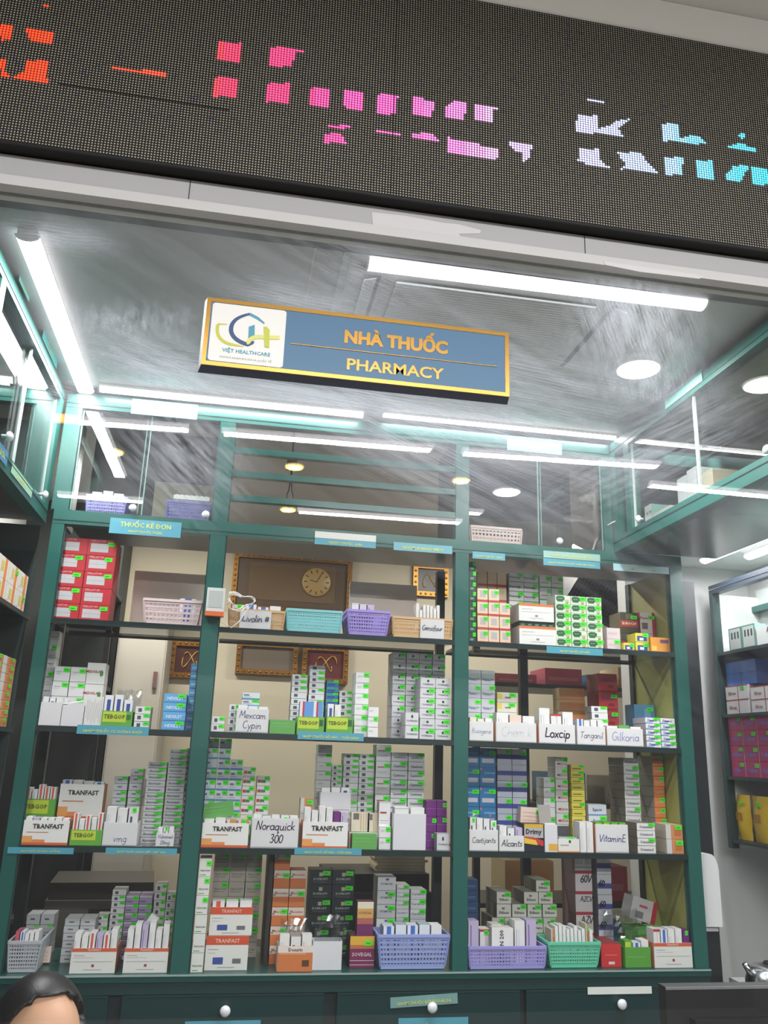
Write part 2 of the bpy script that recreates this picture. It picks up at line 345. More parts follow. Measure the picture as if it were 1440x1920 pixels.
for i in range(nx):
    x = XD+(i+.5)*PIT
    lm = lit_mat(x)
    for j in range(nz):
        z = Z0+.003+(j+.5)*PIT; on = inside(x, z); h = .00145 if on else .00098
        m_ = lm if on else (UNL[0] if R() < .8 else UNL[int(R()*4)])
        dots.add([(x-h, LY, z-h), (x+h, LY, z-h), (x+h, LY, z+h), (x-h, LY, z+h)], [(0,1,2,3)], m_)
o = dots.build('led_dots', d); o.matrix_parent_inverse = Matrix.Translation(d.location).inverted()
o['kind'] = 'stuff'
# torn tape on the fascia
def tape(name, pts, Y, label):
    q = [P(a, b, Y=Y) for a, b in pts]; m = MB(); m.prism(q, (0, -1, 0), .0006, PAPER); o = m.build(name); tag(o, label, 'tape', 'torn tape on the fascia'); return o
tape('torn_tape', [(697,398),(760,405),(830,418),(860,421),(902,432),(899,438),(860,439),(868,449),(855,451),(800,444),(750,438),(700,434)], -1.8841, 'large ragged strip of white tape on the fascia under the display')
tape('torn_tape', [(1068,477),(1093,475),(1094,482)], -1.8841, 'tiny white tape scrap at the fascia seam under the display')
tape('torn_tape', [(1130,490),(1180,497),(1300,514),(1320,519),(1310,523),(1200,510),(1135,497)], -1.8921, 'thin torn white tape on the lip at the right of the glass top')

# ------------------------------------------------------------------ the hanging door sign
A = P(387, 562, Y=YG-.012); B = P(953, 752, Y=YG-.012); C_ = P(952, 628, Y=YG-.012)
sx0, sx1 = P(388, 575, Y=YG-.012).x, C_.x; sz1 = C_.z+.001; sz0 = P(953, 746, Y=YG-.012).z; SW, SH = sx1-sx0, sz1-sz0
s = thing('pharmacy_sign', (sx0, YG-.0005, sz0), 'blue and gold pharmacy sign with clinic logo stuck on the counter glass', 'sign')
b = MB(); ya = -.0005; yb = -.0145
v = [(0-.004, ya, -.005), (SW+.002, ya, -.005), (SW+.002, ya, SH+.002), (-.004, ya, SH+.002), (0, yb, 0), (SW, yb, 0), (SW, yb, SH), (0, yb, SH)]
b.add(v, [(0,3,2,1),(4,5,6,7),(0,1,5,4),(1,2,6,5),(2,3,7,6),(3,0,4,7)], mat((44, 46, 62), 0.4)); b.build('backing', s)
b = MB(); F = .0055
for (x0, x1, z0, z1) in ((0, SW, 0, F), (0, SW, SH-F, SH), (0, F, F, SH-F), (SW-F, SW, F, SH-F)): b.box(x0, x1, yb-.0012, yb+.0002, z0, z1, GOLD)
b.build('gold_border', s, label='polished gold border')
b = MB(); b.box(F, SW-F, yb-.0006, yb+.0001, F, SH-F, mat((62, 108, 142), 0.45)); b.build('face', s)
LW = SH*1.02
b = MB(); x0, x1, z0, z1 = F+.002, F+LW, F+.001, SH-F-.001; rr = .004
pts = []
for cx, cz, a0 in ((x1-rr, z1-rr, 0), (x0+rr, z1-rr, 90), (x0+rr, z0+rr, 180), (x1-rr, z0+rr, 270)): pts += [(cx+rr*math.cos(math.radians(a0+t)), yb-.0012, cz+rr*math.sin(math.radians(a0+t))) for t in (0, 30, 60, 90)]
b.prism(pts, (0, 1, 0), .0008, WHITE); lg = b.build('logo_plate', s)
def lp(u, v): return (x0+(u-100)/1200*(x1-x0)*1.0, z1-(v-100)/1110*(z1-z0))   # 1440-px sketch of the plate
def ribbon(mb, pts, wds, m, y):
    pts = [Vector((a, 0, b_)) for a, b_ in pts]; L_, R_ = [], []
    for i, p in enumerate(pts):
        t = (pts[min(i+1, len(pts)-1)]-pts[max(i-1, 0)]).normalized(); n = Vector((-t.z, 0, t.x)); wd = wds[i] if isinstance(wds, list) else wds
        L_.append((p.x+n.x*wd/2, y, p.z+n.z*wd/2)); R_.append((p.x-n.x*wd/2, y, p.z-n.z*wd/2))
    k = len(pts); mb.add(L_+R_, [(i, i+1, k+i+1, k+i) for i in range(k-1)], m)
def skew(u, v): return lp(u-(v-600)*-.085, v-(u-700)*.115)
def bez(p0, p1, p2, n=12): return [((1-t)**2*p0[0]+2*t*(1-t)*p1[0]+t*t*p2[0], (1-t)**2*p0[1]+2*t*(1-t)*p1[1]+t*t*p2[1]) for t in [i/(n-1) for i in range(n)]]
b = MB(); yl = yb-.0016; un = (x1-x0)/1200
NAVY = mat((40, 74, 118), .5); TEALL = mat((64, 150, 172), .5); LIME = mat((190, 196, 62), .5); LIME2 = mat((214, 216, 120), .5)
navy = [skew(*q) for q in bez((740, 250), (430, 330), (430, 560), 10)+bez((430, 580), (450, 760), (690, 840), 10)+[(760, 800), (770, 770)]]
ribbon(b, navy, [un*(40+30*min(1, i/8)) for i in range(len(navy))], NAVY, yl)
ribbon(b, [skew(*q) for q in ((735, 255), (860, 330), (965, 430))], [un*50, un*46, un*26], TEALL, yl-.0001)
b.add([(skew(*q)[0], yl-.0002, skew(*q)[1]) for q in ((715, 500), (810, 460), (805, 660), (700, 760))], [(0,1,2,3)], TEALL)
lime = [skew(*q) for q in [(370, 460), (235, 455)]+bez((220, 480), (170, 760), (420, 840), 10)+[(620, 880)]]
ribbon(b, lime, [un*12, un*26]+[un*52]*10+[un*14], LIME, yl)
ribbon(b, [skew(*q) for q in bez((690, 840), (720, 690), (880, 690), 8)+[(1000, 700), (1210, 700)]], [un*20]+[un*70]*9, LIME2, yl-.0003)
b.add([(skew(*q)[0], yl-.0004, skew(*q)[1]) for q in ((955, 490), (1010, 500), (1050, 560), (1035, 900), (960, 880))], [(0,1,2,3,4)], LIME)
b.build('emblem', lg)
b = MB(); W_ = x1-x0
put_text(b, 'VIỆT HEALTHCARE', ((x0+x1)/2, yl, z0+(z1-z0)*.20), (1,0,0), (0,0,1), W_*.88, .0085, TEALL, .022)
put_text(b, 'PHÒNG KHÁM ĐA KHOA QUỐC TẾ', ((x0+x1)/2, yl, z0+(z1-z0)*.085), (1,0,0), (0,0,1), W_*.88, .005, mat((150, 152, 150), .5))
b.build('lettering', lg)
b = MB(); cx = (x1+SW)/2-.004
stretch_text(b, 'NHÀ THUỐC', (cx, yb-.0012, SH*.70), (1,0,0), (0,0,1), SW*.345, SH*.31, GOLD, .05)
stretch_text(b, 'PHARMACY', (cx, yb-.0012, SH*.235), (1,0,0), (0,0,1), SW*.32, SH*.17, GOLD, .02)
b.box(x1+.008, SW-F-.012, yb-.0016, yb-.0006, SH*.44, SH*.44+.0009, GOLD)
b.build('gold_lettering', s)
# ================================================================== LAMPS
TUBEM = mat((255, 252, 255), 0.4, 0, 5.0); WARM = mat((255, 220, 110), 0.4, 0, 12.0); DISCM = mat((255, 252, 244), 0.4, 0, 4.5); YELM = mat((255, 205, 90), .4, 0, 14.0)
def area(name, parent, loc, sx, sy, watt, color=(1, 1, 1), shape='RECTANGLE', rot=(0, 0, 0)):
    l = bpy.data.lights.new(name, 'AREA'); l.shape = shape; l.size = sx
    if shape == 'RECTANGLE': l.size_y = sy
    l.energy = watt; l.color = color; o = bpy.data.objects.new(name, l); COL.objects.link(o); o.location = loc; o.rotation_euler = rot; o.parent = parent; return o
def tube_lamp(x0, y0, x1, y1, label, watt, wd=.045, z=CEIL, group=None, col=(1, .975, .985), yellow=False):
    cx, cy = (x0+x1)/2, (y0+y1)/2; L = math.hypot(x1-x0, y1-y0); a = math.atan2(y1-y0, x1-x0)
    t = thing('tube_light', (cx, cy, z), label, 'light', group, a)
    MB().box(-L/2, L/2, -wd*.42, wd*.42, -.014, -.001, OFFW).build('housing', t)
    b = MB(); n = 9; pr = [(-L/2+.006, wd/2*math.cos(math.pi*i/(n-1)), -.014-.016*math.sin(math.pi*i/(n-1))) for i in range(n)]
    b.prism(pr, (1, 0, 0), L-.012, TUBEM)
    for f_ in range(len(b.smooth)-n, len(b.smooth)): b.smooth[f_] = True
    b.build('diffuser', t)
    for sx in (-1, 1): MB().prism([(sx*L/2-(.006 if sx > 0 else 0), p[1]*1.03, p[2]-.0005 if p[2] < -.0141 else p[2]) for p in pr], (1, 0, 0), .006, OFFW).build('end_cap', t)
    if yellow: MB().box(-L/2+.008, -L/2+.085, -wd*.51, wd*.51, -.032, -.0135, YELM).build('yellow_section', t, label='yellow lit section')
    yo = .085 if yellow else 0
    area('lamp_light', t, (yo/2, 0, -.0335), L*.96-yo, wd*.8, watt, col); return t
tube_lamp(-.592, -.945, -.600, .012, 'long white tube light running along the left overhead cabinet', TUBE_WATT, .058)
tube_lamp(.25, -1.012, 1.19, -1.022, 'long white tube light on the ceiling just behind the counter glass', TUBE_WATT*1.2, .05)
tube_lamp(-.55, -.030, .40, -.030, 'white tube light above the left and middle bays of back cabinet', TUBE_WATT*.2, .034)
# the bare dotted strip lamp on the right
t = thing('strip_light', (.93, -.032, CEIL), 'dotted white LED strip light above the right bay of back cabinet', 'light')
MB().box(-.46, .46, -.016, .016, -.010, -.001, OFFW).build('housing', t)
b = MB(); b.box(-.46, .46, -.014, .004, -.019, -.0102, TUBEM); b.build('diffuser', t)
b = MB()
for i in range(46): b.box(-.455+i*.02, -.445+i*.02, -.0185, -.0145, -.015, -.0102, DISCM)
o = b.build('led_beads', t); area('lamp_light', t, (0, -.004, -.021), .9, .018, TUBE_WATT*.15, (.97, .97, 1))
# round surface lamp
t = thing('round_ceiling_lamp', (1.185, -.638, CEIL), 'round white surface mounted disc lamp glowing on the pharmacy ceiling', 'light')
MB().lathe((0, 0, 0), [(.074, -.001), (.074, -.026), (.068, -.0285)], OFFW, 40).build('housing', t)
MB().lathe((0, 0, 0), [(.0655, -.0286), (.0655, -.0305), (.06, -.032)], DISCM, 40).build('diffuser', t)
area('lamp_light', t, (0, 0, -.034), .12, .12, DISC_WATT, (1, .98, .94), 'DISK')
# hall lamps behind the viewer: seen only mirrored in the counter glass
def hall(px, py): q = P(px, py, Z=CEIL-.03); return q.x, 2*YG-q.y
ords = ['first', 'second', 'third', 'fourth', 'fifth', 'sixth']
for i, (a, b_, yel) in enumerate((((95, 785), (358, 805), True), ((412, 810), (815, 843), False), ((862, 848), (1240, 874), False))):
    xa, ya = hall(*a); xb, yb_ = hall(*b_)
    tube_lamp(xa, ya, xb, yb_, '%s long tube light from the left mirrored across the upper cabinet glass' % ords[i], HALL_WATT*(xb-xa), .042, yellow=yel)
for i, (a, b_) in enumerate((((105, 927), (270, 940)), ((555, 958), (868, 980)))):
    xa, ya = hall(*a); xb, yb_ = hall(*b_)
    tube_lamp(xa, ya, xb, yb_, ['tube light mirrored low over the left overhead cabinet baskets', 'tube light mirrored low over the barred middle cabinet opening'][i], HALL_WATT*(xb-xa), .042)
xa, ya = hall(1175, 890); tube_lamp(1.75, ya-.10, 2.6, ya-.10, 'tube light mirrored across the right overhead cabinet', HALL_WATT*.8, .042)
for i, q in enumerate(((212, 852), (552, 880), (865, 906), (540, 960), (805, 980))):
    x, y = hall(*q)
    t = thing('downlight', (x, y, CEIL), ['small yellow downlight mirrored over the left overhead cabinet door', 'yellow downlight mirrored over the second bar of the middle opening', 'yellow downlight mirrored on the post right of the barred opening', 'yellow downlight mirrored beside the hanging cable loop', 'yellow downlight mirrored under the low tube right end'][i], 'light', 'yellow downlights mirrored in the glass')
    MB().lathe((0, 0, 0), [(.05, -.001), (.05, -.012), (.043, -.014)], OFFW, 28).build('trim_ring', t)
    MB().lathe((0, 0, 0), [(.042, -.0145), (.042, -.017), (.036, -.018)], WARM, 28).build('diffuser', t)
    area('lamp_light', t, (0, 0, -.02), .07, .07, HALLDISC_WATT, (1, .78, .30), 'DISK')
# added tubes, out of sight behind the overhead panels, to light the back room
tube_lamp(-.70, 1.0, -.18, 1.0, 'added tube light, unseen behind the left overhead cabinet, lighting the back room', BACK_WATT, .045, col=(1, .96, .88))
tube_lamp(1.0, 1.0, 1.6, 1.0, 'added tube light, unseen behind the right overhead cabinet, lighting the back room', BACK_WATT, .045, col=(1, .96, .88))

# ------------------------------------------------------------------ ceiling cassette air conditioner
t = thing('ceiling_air_conditioner', (.62, -.78, CEIL), 'square ceiling cassette air conditioner with fine grille behind the sign', 'air conditioner')
hx, hy = .43, .27; ACM = mat((206, 207, 205), .5)
b = MB(); b.box(-hx, hx, -hy, hy, -.012, -.001, ACM); b.box(-hx+.02, hx-.02, -hy+.02, hy-.02, -.02, -.012, ACM); b.build('panel', t)
b = MB(); n = 30
for i in range(n):
    y = -hy+.09+(2*hy-.18)*i/n; b.box(-hx+.15, hx-.15, y, y+.0062, -.029, -.0235, mat((226, 228, 228), .5))
b.box(-hx+.15, hx-.15, -hy+.085, hy-.085, -.0234, -.0205, mat((30, 32, 34), .6)); b.build('intake_grille', t)
for sx in (-1, 1):
    b = MB(); xa = sx*(hx-.085); b.box(xa-.022, xa+.022, -hy+.08, hy-.08, -.0225, -.0205, mat((40, 42, 46), .6))
    b.obox((xa+sx*.006, 0, -.030), (.017, 0, sx*-.005), (0, hy-.085, 0), (0, 0, .0012), ACM); b.build('air_louver', t)
b = MB(); b.box(-hx-.075, -hx-.071, -hy-.02, hy+.4, -.0025, -.0005, OFFW); o = b.build('trim_ceiling_seam', None, (.62, -.78, CEIL)); struct(o)

# ================================================================== GREEN CABINETS
def profile_post(b, x0, x1, y0, y1, z0, z1, m=GREEN):
    b.box(x0, x1, y0, y1, z0, z1, m)
    b.box(x0-.004, x0, y0+.012, y0+.02, z0, z1, DGREEN); b.box(x1, x1+.004, y0+.012, y0+.02, z0, z1, DGREEN)
PXL = [(-.645, -.605), (-.119, -.065), (.761, .811), (1.603, 1.652)]
CT, RB, RT = .893, 2.266, 2.315
DEP = .36
SH1, SH2, SH3 = 1.947, 1.604, 1.249
cab = thing('medicine_cabinet', (0, 0, 0), 'dark green framed medicine cabinet with three open bays of shelves and drawers', 'cabinet')
for i, (a, b_) in enumerate(PXL):
    b = MB(); profile_post(b, a, b_, 0, .04, CT, RB); b.build('post', cab)
for x in (-.64, .79, 1.133, 1.61):
    MB().box(x-.016, x+.016, DEP-.03, DEP, CT, RB, mat((28, 36, 36), .5)).build('rear_post', cab)
b = MB(); b.box(-.645, 1.652, -.001, .04, RB, RT, GREEN); b.box(-.645, 1.652, -.003, -.001, RB+.012, RB+.0145, DGREEN); b.build('top_rail', cab)
b = MB(); b.box(-.605, 1.652, .04, DEP, RB+.02, RT, mat((46, 52, 52), .35)); b.build('cabinet_top', cab)
b = MB(); b.box(-.664, 1.652, -.012, DEP, .872, CT, mat((24, 70, 66), .3)); b.box(-.664, 1.652, -.0135, -.012, .888, .893, mat((150, 170, 165), .3)); b.build('worktop', cab)
b = MB(); b.box(-.664, 1.652, -.004, .05, .838, .872, DGREEN); b.build('drawer_rail', cab)
for z in (SH1, SH2, SH3):
    for (a, b_) in ((-.605, -.119), (-.065, .761), (.811, 1.603)):
        b = MB(); b.box(a, b_, .006, DEP-.03, z-.008, z, SHELFG); b.box(a, b_, 0, .006, z-.018, z, mat((26, 42, 42), .35)); b.box(a, b_, DEP-.04, DEP-.03, z-.016, z-.008, DARK); b.build('shelf', cab)
OLIVE = mat((150, 150, 84), .5, noise=.10, nscale=6)
b = MB(); b.box(1.603, 1.615, .04, DEP-.03, CT, RB, OLIVE); b.build('side_panel', cab, label='olive side panel')
b = MB(); b.box(1.615, 1.652, .04, DEP, .05, RB, mat((40, 46, 48), .5)); b.build('outer_side_panel', cab)
b = MB(); b.box(1.6525, 1.818, .2, DEP, .05, RB, mat((34, 40, 44), .5)); b.build('gap_shade_panel', cab)  # dark sheet standing in for the shaded gap beside the cabinet
b = MB(); b.box(.165, .177, .10, DEP-.03, CT, SH3-.02, mat((48, 44, 38), .5)); b.build('divider', cab)
GAPX = [(-.655, -.29), (-.25, .352), (.394, .984), (1.006, 1.62)]
MB().box(-.664, 1.652, .02, DEP, .05, .872, mat((14, 34, 34), .6)).build('carcass', cab)
for i, (a, b_) in enumerate(GAPX):
    dr = MB(); dr.box(a, b_, -.004, .02, .56, .836, mat((20, 52, 52), .35)); dr.box(a, b_, -.006, -.004, .832, .836, DGREEN); dw = dr.build('drawer', cab)
    kx = [-.5, P(422, 1897, Y=-.02).x, P(810, 1888, Y=-.02).x, P(1165, 1875, Y=-.02).x][i]; kz = .796
    MB().lathe((kx, -.004, kz), [(.006, 0), (.006, .012), (.015, .017), (.016, .023), (.011, .029), (.004, .031)], KNOB, 20, '-y').build('knob', dw, label='white round knob')

# labels stuck on rails and shelf edges -------------------------------------------------
def strip(parent, x0, x1, y0, y1, text, Y=-.0035, plate=TEAL, tm=YELT, text2=None, plate2=None, rz=0.0, name='shelf_label'):
    a = P(x0, (y0+y1)/2, Y=Y); b_ = P(x1, (y0+y1)/2, Y=Y); zt = P((x0+x1)/2, y0, Y=Y).z; zb = P((x0+x1)/2, y1, Y=Y).z
    cx, cz = (a.x+b_.x)/2, (zt+zb)/2; hw, hh = (b_.x-a.x)/2, (zt-zb)/2
    m = MB(); m.box(-hw, hw, 0, .0008, -hh, hh, plate)
    if plate2: m.box(-hw, hw, -.0006, 0, 0, hh, plate2)
    o = m.build(name, parent, (cx, Y, cz), (0, rz, 0))
    if text or text2:
        k = MB()
        if text2:
            put_text(k, text, (0, -.0012, hh*.42), (1,0,0), (0,0,1), hw*1.86, hh*.95, tm, .012); put_text(k, text2, (0, -.0012, -hh*.55), (1,0,0), (0,0,1), hw*1.5, hh*.55, tm, .01)
        else: put_text(k, text, (0, -.0012, -hh*.1 if not plate2 else -hh*.5), (1,0,0), (0,0,1), hw*1.75, hh*(.95 if not plate2 else .62), tm, .012)
        k.build('lettering', o)
    return o
PALET = mat((170, 208, 214), .35); MINT = mat((140, 216, 206), .35)
strip(cab, 205, 340, 975, 1004, 'THUỐC KÊ ĐƠN', text2='NHÓM THUỐC THẬN', plate=TEAL, Y=-.0045)
strip(cab, 590, 705, 1000, 1024, 'NHÓM THUỐC GAN', plate2=OFFW, Y=-.0045)
strip(cab, 738, 848, 1020, 1035, 'NHÓM KHÁNG VIRUS', Y=-.0045, plate=mat((104, 168, 182), .4))
strip(cab, 886, 947, 1036, 1049, 'NHÓM THUỐC GAN', Y=-.0045)
strip(cab, 1019, 1125, 1036, 1049, 'NHÓM THUỐC KHÔNG KÊ ĐƠN', Y=-.0045, plate=mat((150, 190, 180), .4))
strip(cab, 1019, 1125, 1050, 1063, 'NHÓM THUỐC DẠ DÀY & NHUẬN TRÀNG', Y=-.0055)
strip(cab, 1150, 1254, 1060, 1073, 'NHÓM THUỐC NHỎ MẮT', Y=-.0045, plate=PALET)
strip(cab, 1025, 1130, 1214, 1227, 'NHÓM THUỐC HÔ HẤP')
strip(cab, 558, 682, 1373, 1388, 'NHÓM THUỐC BỔ NÃO – THẦN KINH')
strip(cab, 552, 678, 1590, 1603, 'NHÓM THUỐC BỔ NÃO – THẦN KINH')
strip(cab, 144, 279, 1361, 1378, 'NHÓM THUỐC CƠ XƯƠNG KHỚP')
strip(cab, 14, 138, 1589, 1601, 'NHÓM THUỐC TIM MẠCH – HUYẾT ÁP')
strip(cab, 198, 332, 1590, 1602, 'NHÓM THUỐC KHÁNG VIÊM – GIẢM ĐAU')
strip(cab, 732, 858, 1866, 1886, 'NHÓM THUỐC BÔI NGOÀI DA', Y=-.0075, plate=mat((120, 160, 158), .4), rz=-.05, name='drawer_label')
strip(cab, 1102, 1222, 1850, 1864, '', Y=-.0075, plate=mat((226, 228, 222), .5), rz=.0, name='drawer_label')
strip(cab, 346, 488, 1914, 1942, 'THUỐC KÊ ĐƠN', Y=-.0075, name='drawer_label')
strip(cab, 747, 878, 1908, 1936, 'THUỐC KÊ ĐƠN', Y=-.0075, name='drawer_label')

# overhead back cabinet ----------------------------------------------------------------
TOPZ = 2.745
oc = thing('overhead_cabinet', (0, 0, 0), 'green overhead cabinet on the back wall with sliding glass and barred middle', 'cabinet')
UX = [(-.655, -.60), (-.119, -.065), (.761, .811), (1.345, 1.378)]
for a, b_ in UX:
    b = MB(); profile_post(b, a, b_, .0, .04, RT, TOPZ-.055); b.build('post', oc)
b = MB(); b.box(-.655, 1.378, -.001, .04, TOPZ-.055, TOPZ, GREEN); b.box(-.655, 1.378, -.003, -.001, TOPZ-.04, TOPZ-.037, DGREEN); b.build('top_rail', oc)
for z in (2.589, 2.50, 2.410):
    b = MB(); b.box(-.065, .761, .004, .03, z-.012, z+.010, GREEN); b.build('bar', oc)
NIGHT = mat((9, 9, 13), .5)
b = MB(); b.box(-.60, -.36, DEP-.04, DEP-.02, RT, TOPZ, NIGHT); b.box(-.36, -.119, DEP-.04, DEP-.02, 2.54, TOPZ, NIGHT); b.build('back_panel', oc)
b = MB(); b.box(-.36, -.119, DEP-.045, DEP-.022, RT, 2.54, mat((150, 148, 126), .6)); b.build('lower_back_panel', oc, label='beige lower back panel')
b = MB(); b.box(.811, 1.345, DEP-.04, DEP-.02, 2.50, TOPZ, NIGHT); b.build('back_panel', oc)
b = MB(); b.box(.811, 1.345, DEP-.045, DEP-.022, RT, 2.50, mat((104, 102, 92), .6)); b.build('lower_back_panel', oc, label='grey lower back panel')
for x in (-.66, -.10, .78): MB().box(x, x+.012, .04, DEP, RT, TOPZ, DARK).build('side_panel', oc)
def door(parent, x0, x1, y, z0, z1, knob=None):
    b = MB(); b.box(x0, x1, y, y+.005, z0, z1, PANE); g_ = b.build('glass_door', parent)
    for x in (x0, x1): MB().box(x-.0018, x+.0018, y-.0008, y+.0058, z0, z1, mat((112, 150, 142), .45)).build('polished_edge', g_)
    if knob: MB().lathe((knob, y, z0+.018), [(.005, 0), (.005, .010), (.0125, .014), (.0135, .019), (.009, .025), (.003, .027)], KNOB, 18, '-y').build('knob', g_, label='clear round knob')
door(oc, -.595, -.36, .008, RT+.004, TOPZ-.06, P(248, 965, Y=0).x); door(oc, -.375, -.122, .020, RT+.004, TOPZ-.06, P(385, 971, Y=0).x)
door(oc, .815, 1.10, .020, RT+.004, TOPZ-.06); door(oc, 1.085, 1.34, .008, RT+.004, TOPZ-.06, P(1048, 1025, Y=0).x)
strip(oc, 246, 371, 753, 781, '', Y=-.0045, plate=MINT, text2=None)
strip(oc, 951, 1053, 827, 848, '', Y=-.0045, plate=MINT)

# left overhead cabinet and left shelf cabinet (on the left wall, facing right) --------------
LX = -.665
lc = thing('overhead_cabinet', (LX, 0, 0), 'green overhead cabinet along the left wall beside the long tube light', 'cabinet')
def rel(o, root): o.matrix_parent_inverse = Matrix.Translation(root.location).inverted(); return o
LYE = -1.62
b = MB(); b.box(LX-.04, LX, LYE, -.003, TOPZ-.05, TOPZ, GREEN); b.box(LX, LX+.002, LYE, -.003, TOPZ-.034, TOPZ-.031, DGREEN); rel(b.build('top_rail', lc), lc)
b = MB(); b.box(LX-.04, LX, LYE, -.003, 2.262, 2.315, GREEN); b.box(LX, LX+.002, LYE, -.003, 2.300, 2.303, DGREEN); rel(b.build('bottom_rail', lc), lc)
b = MB(); b.box(LX-.44, LX-.04, LYE, -.003, 2.268, 2.285, mat((40, 46, 46), .5)); rel(b.build('cabinet_bottom', lc), lc)
for y0, y1 in ((-.055, -.003), (-.84, -.80), (LYE, LYE+.04)):
    b = MB(); b.box(LX-.04, LX, y0, y1, 2.315, TOPZ-.05, GREEN); rel(b.build('post', lc), lc)
b = MB(); b.box(LX-.45, LX-.44, LYE, -.003, 2.268, TOPZ, mat((60, 78, 74), .5)); rel(b.build('back_panel', lc), lc)
b = MB(); b.box(LX-.44, LX-.04, -.012, -.003, 2.285, TOPZ, mat((56, 74, 70), .5)); rel(b.build('side_panel', lc), lc)
def ydoor(parent, x, y0, y1, z0, z1, knob, s_):
    b = MB(); b.box(x-.005, x, y0, y1, z0, z1, PANE); g_ = rel(b.build('glass_door', parent), parent)
    for y in (y0, y1): MB().box(x-.006, x+.001, y-.003, y+.003, z0, z1, mat((188, 200, 198), .2)).build('polished_edge', g_)
    if knob: MB().lathe((x, knob, z0+.02), [(.005, 0), (.005, .010), (.0125, .014), (.0135, .019), (.009, .025), (.003, .027)], KNOB, 18, '-x' if s_ < 0 else 'x').build('knob', g_, label='clear round knob')
ydoor(lc, LX-.012, -.435, -.06, 2.317, TOPZ-.052, -.09, 1); ydoor(lc, LX-.024, -.795, -.41, 2.317, TOPZ-.052, None, 1); ydoor(lc, LX-.012, -1.2, -.845, 2.317, TOPZ-.052, None, 1)
MB().lathe((LX-.010, P(10, 818, X=LX).y, P(10, 818, X=LX).z), [(.005, 0), (.005, .012), (.0135, .016), (.0145, .022), (.009, .029), (.003, .031)], KNOB, 18, 'x').build('knob', lc).matrix_parent_inverse = Matrix.Translation(lc.location).inverted()
def ystrip(parent, X, pts, text, plate, s_):
    """label stuck on a face that looks along +-X: pts are the left-low and right-high picture corners"""
    (xa, ya), (xb, yb_), hgt = pts; a = P(xa, ya, X=X); b_ = P(xb, yb_, X=X); zc = (a.z+b_.z)/2
    m = MB(); m.box(X, X+.0008*s_, min(a.y, b_.y), max(a.y, b_.y), zc-hgt/2, zc+hgt/2, plate); o = rel(m.build('shelf_label', parent), parent)
    if text:
        k = MB(); ey = (0, 1, 0) if s_ > 0 else (0, -1, 0)
        put_text(k, text, (X+.0014*s_, (a.y+b_.y)/2, zc), ey, (0, 0, 1), abs(a.y-b_.y)*.9, hgt*.5, YELT, .01); k.build('lettering', o)
ystrip(lc, LX+.001, ((36, 520), (56, 552), .035), 'THUỐC', MINT, 1)
ystrip(lc, LX+.001, ((80, 627), (107, 680), .035), 'NHÓM THUỐC', mat((70, 190, 190), .4), 1)
ystrip(lc, LX+.001, ((-12, 832), (14, 860), .04), 'KÊ ĐƠN', mat((60, 130, 170), .4), 1)
ystrip(lc, LX+.001, ((21, 880), (60, 922), .03), 'NHÓM THUỐC', mat((150, 190, 160), .4), 1)
ls = thing('shelf_cabinet', (LX, 0, 0), 'green framed shelf cabinet along the left wall below the overhead unit', 'cabinet')
for z in (SH1-.002, SH2-.01, SH3):
    b = MB(); b.box(LX-.42, LX-.012, -1.5, -.003, z-.008, z, SHELFG); b.box(LX-.012, LX-.004, -1.5, -.003, z-.014, z, mat((26, 42, 42), .35)); rel(b.build('shelf', ls), ls)
b = MB(); b.box(LX-.44, LX-.425, -1.5, -.003, .9, 2.25, mat((44, 42, 34), .5)); rel(b.build('back_panel', ls), ls)
b = MB(); b.box(LX-.425, LX-.012, -.012, -.003, .9, 2.25, mat((36, 50, 48), .5)); rel(b.build('side_panel', ls), ls)
b = MB(); b.box(LX-.035, LX-.001, -1.5, -1.46, .9, 2.25, GREEN); rel(b.build('post', ls), ls)
b = MB(); b.box(LX-.44, LX, -1.5, -.0145, .05, .9, DGREEN); rel(b.build('base_unit', ls), ls)

# right overhead cabinet -------------------------------------------------------------------
RXP = 1.38
rc = thing('overhead_cabinet', (RXP, 0, 0), 'green overhead cabinet hanging over the passage on the right side', 'cabinet')
RYE = -1.075
b = MB(); b.box(RXP, RXP+.04, RYE, -.002, TOPZ-.05, TOPZ, GREEN); b.box(RXP-.002, RXP, RYE, -.002, TOPZ-.034, TOPZ-.031, DGREEN); rel(b.build('top_rail', rc), rc)
b = MB(); b.box(RXP, RXP+.04, RYE, -.002, 2.31, 2.365, GREEN); b.box(RXP-.002, RXP, RYE, -.002, 2.345, 2.348, DGREEN); rel(b.build('bottom_rail', rc), rc)
b = MB(); b.box(RXP+.04, 1.80, RYE, -.003, 2.316, 2.335, mat((84, 90, 90), .22)); rel(b.build('cabinet_bottom', rc), rc)
for y0, y1 in ((-.045, -.003), (-.155, -.115), (RYE, RYE+.045)):
    b = MB(); b.box(RXP, RXP+.04, y0, y1, 2.365, TOPZ-.05, GREEN); rel(b.build('post', rc), rc)
b = MB(); b.box(1.79, 1.80, RYE, -.003, 2.335, TOPZ, mat((128, 128, 108), .5)); rel(b.build('back_panel', rc), rc)
b = MB(); b.box(RXP+.04, 1.79, -.014, -.003, 2.335, TOPZ-.0125, mat((60, 66, 72), .5)); rel(b.build('side_panel', rc), rc)
b = MB(); b.box(RXP+.04, 1.79, RYE, RYE+.012, 2.335, TOPZ-.0125, mat((80, 86, 84), .5)); rel(b.build('side_panel', rc), rc)
b = MB(); b.box(RXP+.04, 1.79, RYE, -.003, TOPZ-.012, TOPZ, mat((150, 150, 130), .5)); rel(b.build('cabinet_top', rc), rc)
ydoor(rc, RXP+.016, -.60, -.16, 2.367, TOPZ-.052, P(1199, 999, X=RXP).y, -1); ydoor(rc, RXP+.028, -1.02, -.575, 2.367, TOPZ-.052, P(1435, 878, X=RXP).y, -1)
